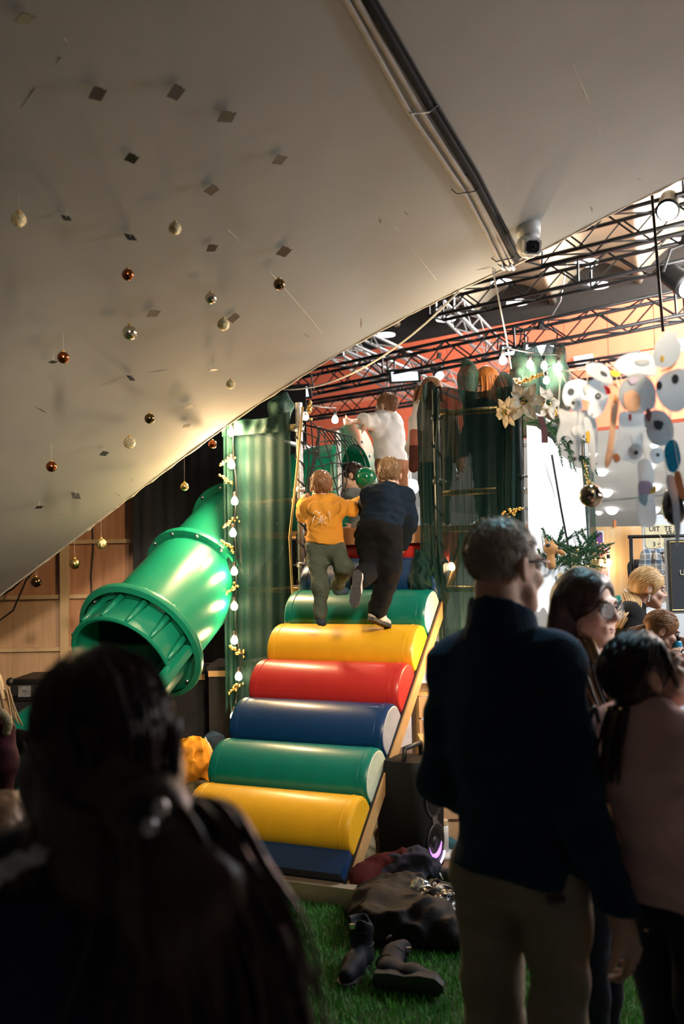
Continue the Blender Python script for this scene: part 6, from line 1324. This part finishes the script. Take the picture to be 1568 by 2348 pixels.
o = heap('foil_bag', 'crinkled silver foil bag on the pile of jackets', 'bag', [ell(V(a[0], a[1], .12), (.05, .045, .08)), cone(V(a[0], a[1], .15), V(a[0]-.015, a[1], .20), .03, .018), cone(V(a[0]+.02, a[1]-.02, .12), V(a[0]+.10, a[1]-.12, .07), .045, .025), ell(V(a[0]+.03, a[1], .05), (.06, .06, .06))], M_sil, .007, .03, .016, 60, 5)
a = fl(900, 2045)
heap('navy_scarf', 'navy scarf with red edge lying over the jackets', 'clothing', [cone(a + V(-.12, 0, .08), a + V(.12, .02, .14), .06, .07), cone(a + V(.1, 0, .1), a + V(.2, .08, .08), .06, .05)], cloth('navy_scarf_wool', (.03, .03, .05)), .009, .04, .014, 36, 6)
a = fl(1005, 2135)
heap('black_bag', 'glossy black bin bag between the pile and the man', 'bag', [ell(a + V(0, 0, .09), (.12, .14, .10)), cone(a + V(.02, .1, .08), a + V(0, .2, .1), .07, .05)], mat('black_bin_bag', (.01, .01, .012), .15, bump=.6, bscale=25), .009, .05, .02, 36, 7)
def boot(label, px, py, d, S, lying=False):
    p = fl(px, py); d = nrm(d); up = V(0, 0, 1) if not lying else nrm(V(-d[1], d[0], .25)); u = nrm(up - d*np.dot(up, d)); r = np.cross(d, u); q = lambda x, y, z: p + V(0, 0, .05*S if lying else .0) + r*x*S + d*y*S + u*z*S
    t = thing('boot', label, 'boot', p, 'dark boots by the pile')
    soft('upper', [cone(q(0, -.04, .06), q(0, .06, .05), .045*S, .045*S), cone(q(0, .06, .05), q(0, .15, .045), .045*S, .036*S), cone(q(0, -.045, .06), q(0, -.05, .24), .048*S, .055*S), dict(cone(q(0, -.05, .2), q(0, -.05, .3), .04*S, .045*S), op='-')], M_boot, t, .007, .03, fold(.004, 50, 4))
    poly = [(.0, -.095), (.035, -.08), (.042, -.02), (.036, .04), (.046, .1), (.04, .165), (.012, .195), (-.014, .195), (-.04, .165), (-.044, .1), (-.034, .04), (-.04, -.02), (-.034, -.08)]
    mk('sole', MB().prism([(x*S, y*S) for x, y in poly], q(0, 0, .013), r, d, .028*S), M_sole, t)
    for z in (.1, .16): mk('strap', MB().tube([q(.05*math.cos(a_), -.048 + .055*math.sin(a_), z) for a_ in np.linspace(0, 2*math.pi, 14, endpoint=False)], .004*S, 5, closed=True), M_boot, t, True)
    mk('buckle', MB().box(q(.02, .012, .19), (.02*S, .008*S, .02*S)), M_alu, t)
boot('dark ankle boot standing upright at the edge of the grass', 822, 2230, (-.3, -.9, 0), .95); boot('dark boot toppled over in front of the pile', 905, 2285, (.9, -.3, 0), .95, True)
M_snk = mat('black_sneaker_knit', (.03, .03, .035), .7)
for k, (px, py, d, m, lab) in enumerate(((1015,2030,(.8,-.5,0),M_snk,'black sneaker with white sole beside the man\'s leg'),(1008,1950,(.7,-.7,0),mat('teal_sneaker', (.03, .12, .16), .7),'teal and black sneaker under the speaker'),(945,2000,(.5,-.8,0),M_snk,'dark sneaker with pale sole lying by the scarf'))):
    p = fl(px, py); t = thing('sneaker', lab, 'shoe', p, 'sneakers on the carpet'); d = nrm(d); r = np.cross(d, V(0, 0, 1))
    soft('upper', [cone(p - d*.04 + V(0, 0, .055), p + d*.06 + V(0, 0, .05), .034, .036), cone(p + d*.06 + V(0, 0, .05), p + d*.13 + V(0, 0, .04), .036, .028), cone(p - d*.05 + V(0, 0, .06), p - d*.04 + V(0, 0, .09), .034, .032), cut(p + V(0, 0, .028), (0, 0, -1))], m, t, .006, .02)
    mk('sole', MB().prism([(x, y) for x, y in ((0, -.09), (.032, -.07), (.036, 0), (.042, .08), (.03, .15), (0, .17), (-.03, .15), (-.042, .08), (-.036, 0), (-.032, -.07))], p + V(0, 0, .018), r, d, .03), M_white, t)
    mk('stripe', MB().tube([p + d*.02 + r*.036 + V(0, 0, .04), p + d*.0 + r*.034 + V(0, 0, .07)], .005, 5), M_white, t)
a = at(450, 1725, 6.72); a = V(a[0], a[1], 0)
mj = heap('mustard_jacket', 'mustard yellow jacket dropped beside the ramp', 'jacket', [ell(a + V(-.02, 0, .34), (.12, .1, .13)), cone(a + V(-.08, 0, .42), a + V(.04, -.02, .42), .05, .05), cone(a + V(-.09, -.05, .32), a + V(-.1, -.08, .22), .05, .05), ell(a + V(0, .03, .14), (.1, .07, .16))], M_mj, .008, .04, .016, 34, 8)
mk('zip', MB().tube([at(470, 1690, 6.62), at(482, 1715, 6.62), at(484, 1740, 6.62)], .004, 5), M_cord, mj)
heap('navy_jacket', 'navy jacket behind the mustard one', 'jacket', [ell(a + V(.10, .14, .34), (.1, .08, .15)), ell(a + V(.1, .12, .12), (.1, .08, .16))], M_nav, .01, .04, .014, 30, 9)
heap('camouflage_bag', 'dark camouflage bag under the mustard jacket', 'bag', [ell(a + V(.05, -.1, .10), (.15, .07, .12)), cone(a + V(.02, -.14, .12), a + V(.16, -.1, .18), .05, .04)], mat('dark_camo', (.015, .02, .012), .8, var=.2, scale=14, col2=(.1, .09, .05)), .009, .04, .01, 40, 10)
a = at(48, 1715, 5.0)
heap('seated_child_lump', 'dark clothed lump for a child seated on the end of the slide', 'coat', [ell(V(a[0], a[1], a[2]), (.08, .12, .08)), cone(V(a[0], a[1], a[2]), V(a[0]+.03, a[1], .1), .08, .1)], M_dkj, .01, .04, .014, 30, 11)  # simple cloth lump in place of a child in dark clothing
tag(mk('drinking_straw', MB().tube([fl(652, 2056) + V(0, 0, .033), fl(690, 2062) + V(0, 0, .033)], .003, 6), M_white, None, True), 'white paper straw lying on the grass before the ramp', 'straw')
# ------------------------------------------------------------------ cases and plinths at the left
fc = at(75, 1590, 6.9); t = thing('flight_case', 'black flight case with steel latch against the plywood wall', 'case', V(fc[0], 7.1, 0))
x0, x1 = at(24, 1600, 6.9)[0], at(190, 1600, 6.9)[0]; zt = at(75, 1556, 6.9)[2]
mk('lid', MB().box(((x0+x1)/2, 7.15, zt - .06), (x1-x0, .5, .11)), M_blackp, t); mk('case_body', MB().box(((x0+x1)/2, 7.15, (zt - .12)/2), (x1-x0, .5, zt - .125)), M_black, t)
for z in (zt - .02, zt - .14): mk('edge_rail', MB().tube([V(x0, 6.9, z), V(x1, 6.9, z)], .018, 8), M_blackp, t, True)
for x in (x0, x1): mk('corner', MB().ball(V(x, 6.9, zt - .02), .03, 12, 8), M_blackp, t, True)
lt = mk('latch', MB().box(at(57, 1585, 6.885), (.085, .02, .075)), M_galv, t); mk('latch_key', MB().box(at(57, 1583, 6.872), (.03, .012, .012)), M_alu, lt)
t = tag(mk('yellow_crate', MB().rings([[V(x, y, 0) for x, y in ((x0-.15, 6.4), (x0+.25, 6.4), (x0+.25, 6.7), (x0-.15, 6.7))], [V(x, y, .53) for x, y in ((x0-.19, 6.36), (x0+.29, 6.36), (x0+.29, 6.74), (x0-.19, 6.74))], [V(x, y, .53) for x, y in ((x0-.16, 6.39), (x0+.26, 6.39), (x0+.26, 6.71), (x0-.16, 6.71))], [V(x, y, .05) for x, y in ((x0-.13, 6.42), (x0+.23, 6.42), (x0+.23, 6.68), (x0-.13, 6.68))]]), M_yel), 'yellow plastic crate half hidden behind the slide lip', 'crate')
def plinth(label, px0, px1, py, Y, dep, seed):
    a, b = at(px0, py, Y), at(px1, py, Y); zt = a[2]; t = thing('plinth', label, 'plinth', V((a[0]+b[0])/2, Y + dep/2, 0), 'black plinths behind the ramp')
    mk('box', MB().box(((a[0]+b[0])/2, Y + dep/2, zt/2 - .02), (b[0]-a[0], dep, zt - .04)), M_black, t); mk('top_board', MB().box(((a[0]+b[0])/2, Y + dep/2, zt - .02), (b[0]-a[0]+.02, dep+.02, .04)), M_black, t)
    mk('edge_strip', MB().box(((a[0]+b[0])/2, Y - .013, zt - .05), (b[0]-a[0], .012, .04)), M_board, t)
plinth('black plinth with wooden edge under the slide', 380, 470, 1537, 7.15, .5, 1); plinth('black draped plinth beside the lowest bulbs', 478, 560, 1528, 6.98, .6, 2)
# ------------------------------------------------------------------ stall at the far right: banner, note, framed board, hanging clothes
M_ban = mat('orange_banner', (.86, .52, .2), .8, var=.12, scale=3, stretch=(8, 1, .3), col2=(.9, .68, .42)); M_purp = mat('purple_print', (.2, .08, .3), .8); M_pk = mat('pink_print', (.85, .28, .3), .8)
bz1, bz0 = at(1420, 1207, 7.9)[2], .0; bx0, bx1 = at(1345, 1207, 7.9)[0], at(1482, 1207, 7.9)[0]
t = thing('stall_banner', 'orange striped banner with purple and pink squares on its edge', 'banner', V((bx0+bx1)/2, 7.92, bz0))
mk('panel', MB().box(((bx0+bx1)/2, 7.92, (bz0+bz1)/2), (bx1-bx0, .02, bz1-bz0)), M_ban, t)
def rsq(px0, py0, px1, py1, Y, m, name='square', par=t, g=0):
    a, b = at(px0, py0, Y), at(px1, py1, Y); w_, h_ = (b[0]-a[0])/2 + g, (a[2]-b[2])/2 + g; r = min(w_, h_)*.3
    poly = [(sx*(w_-r) + r*math.cos(math.radians(a0+k)), sz*(h_-r) + r*math.sin(math.radians(a0+k))) for sx, sz, a0 in ((1, 1, 0), (-1, 1, 90), (-1, -1, 180), (1, -1, 270)) for k in (0, 30, 60, 90)]
    return mk(name, MB().prism(poly, V((a[0]+b[0])/2, Y, (a[2]+b[2])/2), V(1, 0, 0), V(0, 0, 1), .006), m, par)
for y0, y1, m, x0_, x1_ in ((1221, 1258, M_purp, 1366, 1382), (1259, 1290, M_pk, 1372, 1394), (1297, 1330, M_pk, 1378, 1395)):
    rsq(x0_, y0, x1_, y1, 7.90, M_sheet, 'square_border', t, .012); rsq(x0_, y0, x1_, y1, 7.885, m)
mk('lower_band', MB().rings([[at(1385, 1365, 7.9), at(1440, 1372, 7.9), at(1440, 1420, 7.9), at(1385, 1420, 7.9)], [at(1385, 1365, 7.89), at(1440, 1372, 7.89), at(1440, 1420, 7.89), at(1385, 1420, 7.89)]]), M_purp, t)
for px in (1409, 1476): mk('clip', MB().box(at(px, 1200, 7.9), (.02, .03, .05)), M_oran, t)
t = thing('price_note', 'cream paper note with handwritten prices at the stall', 'note', at(1515, 1256, 7.652)); rsq(1478, 1204, 1552, 1256, 7.654, mat('cream_paper', (.9, .78, .5), .85), 'sheet', t)
for s_, px, py, z in (('UIT  TE', 1514, 1213, .055), ('EN', 1537, 1224, .05), ('20', 1530, 1236, .05), ('3 x 15', 1515, 1248, .05)): text('handwriting', s_, z, at(px, py, 7.649), V(1, 0, 0), V(0, 0, 1), M_text, t)
fb = at(1575, 1320, 6.6); t = thing('framed_board', 'black menu board with a gold line and pale frame at the picture edge', 'board', V(fb[0], 6.62, at(1575, 1400, 6.6)[2]))
mk('frame', MB().box(V(fb[0], 6.63, fb[2]), (.26, .03, .5)), mat('grey_frame', (.4, .38, .33), .5), t); mk('slate', MB().box(V(fb[0], 6.612, fb[2]), (.235, .01, .475)), mat('slate_black', (.025, .03, .036), .7), t)
for a_, b_ in (((-.105, .225), (.105, .225)), ((-.105, -.225), (.105, -.225)), ((-.105, -.225), (-.105, .225)), ((.105, -.225), (.105, .225))): mk('gold_line', MB().tube([V(fb[0]+a_[0], 6.605, fb[2]+a_[1]), V(fb[0]+b_[0], 6.605, fb[2]+b_[1])], .003, 5), M_gold, t)
text('board_lettering', 'U', .05, V(fb[0]-.03, 6.604, fb[2]+.02), V(1, 0, 0), V(0, 0, 1), M_pet, t)
tag(mk('board_post', MB().tube([V(fb[0]+.02, 6.66, 0), V(fb[0]+.02, 6.66, fb[2]+.2)], .02, 8), M_pine, None, True), 'wooden post behind the black menu board', 'post')
tag(mk('stall_partition', MB().box((at(1600, 1300, 7.7)[0], 7.68, .98), (.85, .04, 1.95)), M_sheet), 'white partition board behind the hanging clothes', 'partition')
M_pl = plaidmat()
def shirt(label, px, py, Y, wd, hh, m, plaid=True, cat='shirt'):
    c = at(px, py, Y); t = thing('hanging_shirt', label, cat, c - V(0, 0, hh)); s = wd/2; z = c[2]
    prs = [ell(c + V(0, 0, -hh*.5), (s*.82, .045, hh*.52)), ell(c + V(0, 0, -hh*.85), (s*.8, .04, hh*.2)), cone(c + V(-s*.75, 0, -.05), c + V(s*.75, 0, -.05), .035), cone(c + V(-s*.8, 0, -.05), c + V(-s*1.05, 0, -hh*.6), .045, .035), cone(c + V(s*.8, 0, -.05), c + V(s*1.05, 0, -hh*.6), .045, .035), cut(c - V(0, 0, hh), (0, 0, -1))]
    soft('fabric', prs, m, t, .008, .03, fold(.006, 40, 3))
    if plaid:
        for s_ in (-1, 1): mk('collar', MB().rings([[c + V(0, -.05, -.045), c + V(s_*.05, -.05, -.0), c + V(s_*.062, -.055, -.065), c + V(s_*.03, -.06, -.085)], [c + V(0, -.04, -.045), c + V(s_*.05, -.04, -.0), c + V(s_*.062, -.045, -.065), c + V(s_*.03, -.05, -.085)]]), MATS['plaid_cotton'], t)
        mk('hanger', MB().tube([c + V(-s*.5, 0, -.04), c + V(0, 0, .02), c + V(s*.5, 0, -.04)], .008, 6).tube([c + V(0, 0, .02), c + V(0, 0, .06), c + V(.015, 0, .08), c + V(.0, 0, .095)], .003, 5), M_pine, t, True); mk('neck_label', MB().box(c + V(0, -.048, -.035), (.035, .004, .02)), M_blackp, t)
        for i in range(5): mk('button', MB().ball(c + V(0, -.052, -.1 - i*.065), .005, 8, 5), M_cord, t, True)
    return t
shirt('blue and tan plaid shirt on a wooden hanger', 1512, 1258, 6.9, .23, .37, M_pl); shirt('dark jacket hanging half behind the plaid shirt', 1478, 1282, 7.1, .18, .34, M_dkj, False, 'jacket')
rk = thing('clothes_rail', 'metal rail the stall clothes hang from', 'rail', V(2.3, 6.95, 0)); 
mk('bar', MB().tube([V(2.0, 6.98, at(1512, 1229, 6.9)[2]), V(2.75, 6.98, at(1512, 1229, 6.9)[2])], .012, 8), M_blackm, rk, True)
for x in (2.02, 2.73): mk('upright', MB().tube([V(x, 6.98, 0), V(x, 6.98, at(1512, 1229, 6.9)[2])], .014, 8), M_blackm, rk, True)
tb = thing('stall_table', 'white stall table under the hanging clothes', 'table', V(2.35, 6.55, 0)); mk('tabletop', MB().box((2.35, 6.6, .98), (1.3, .5, .03)), M_sheet, tb)
for x in (1.75, 2.95):
    for y in (6.4, 6.8): mk('leg', MB().tube([V(x, y, 0), V(x, y, .97)], .018, 8), M_alu, tb, True)
for k, (px, py, m, lab) in enumerate(((1505,1420,M_sheet,'folded white shirt on the stall table'),(1530,1422,mat('pale_blue_cotton', (.4, .55, .65), .85),'folded pale blue shirt on the stall table'),(1408,1445,mat('ice_bag', (.5, .65, .75), .3),'shiny pale blue bag standing by the blond woman'),(1425,1400,M_grn,'dark green bundle beside the blond woman'))):
    p = at(px, py, 6.5); z = .995; o = soft('folded_shirt' if k < 2 else 'bundle', [ell(V(p[0], 6.55, p[2]), (.07, .06, .06 if k < 2 else .1)), ell(V(p[0]+.03, 6.55, p[2]-.04), (.06, .06, .06)), ell(V(p[0], 6.55, max(z, p[2]-.1)), (.08, .07, .05))], m, None, .009, .03, fold(.008, 45, k)); tag(o, lab, 'clothing')
for _o in bpy.data.objects:
    if '_w' in _o: del _o['_w']
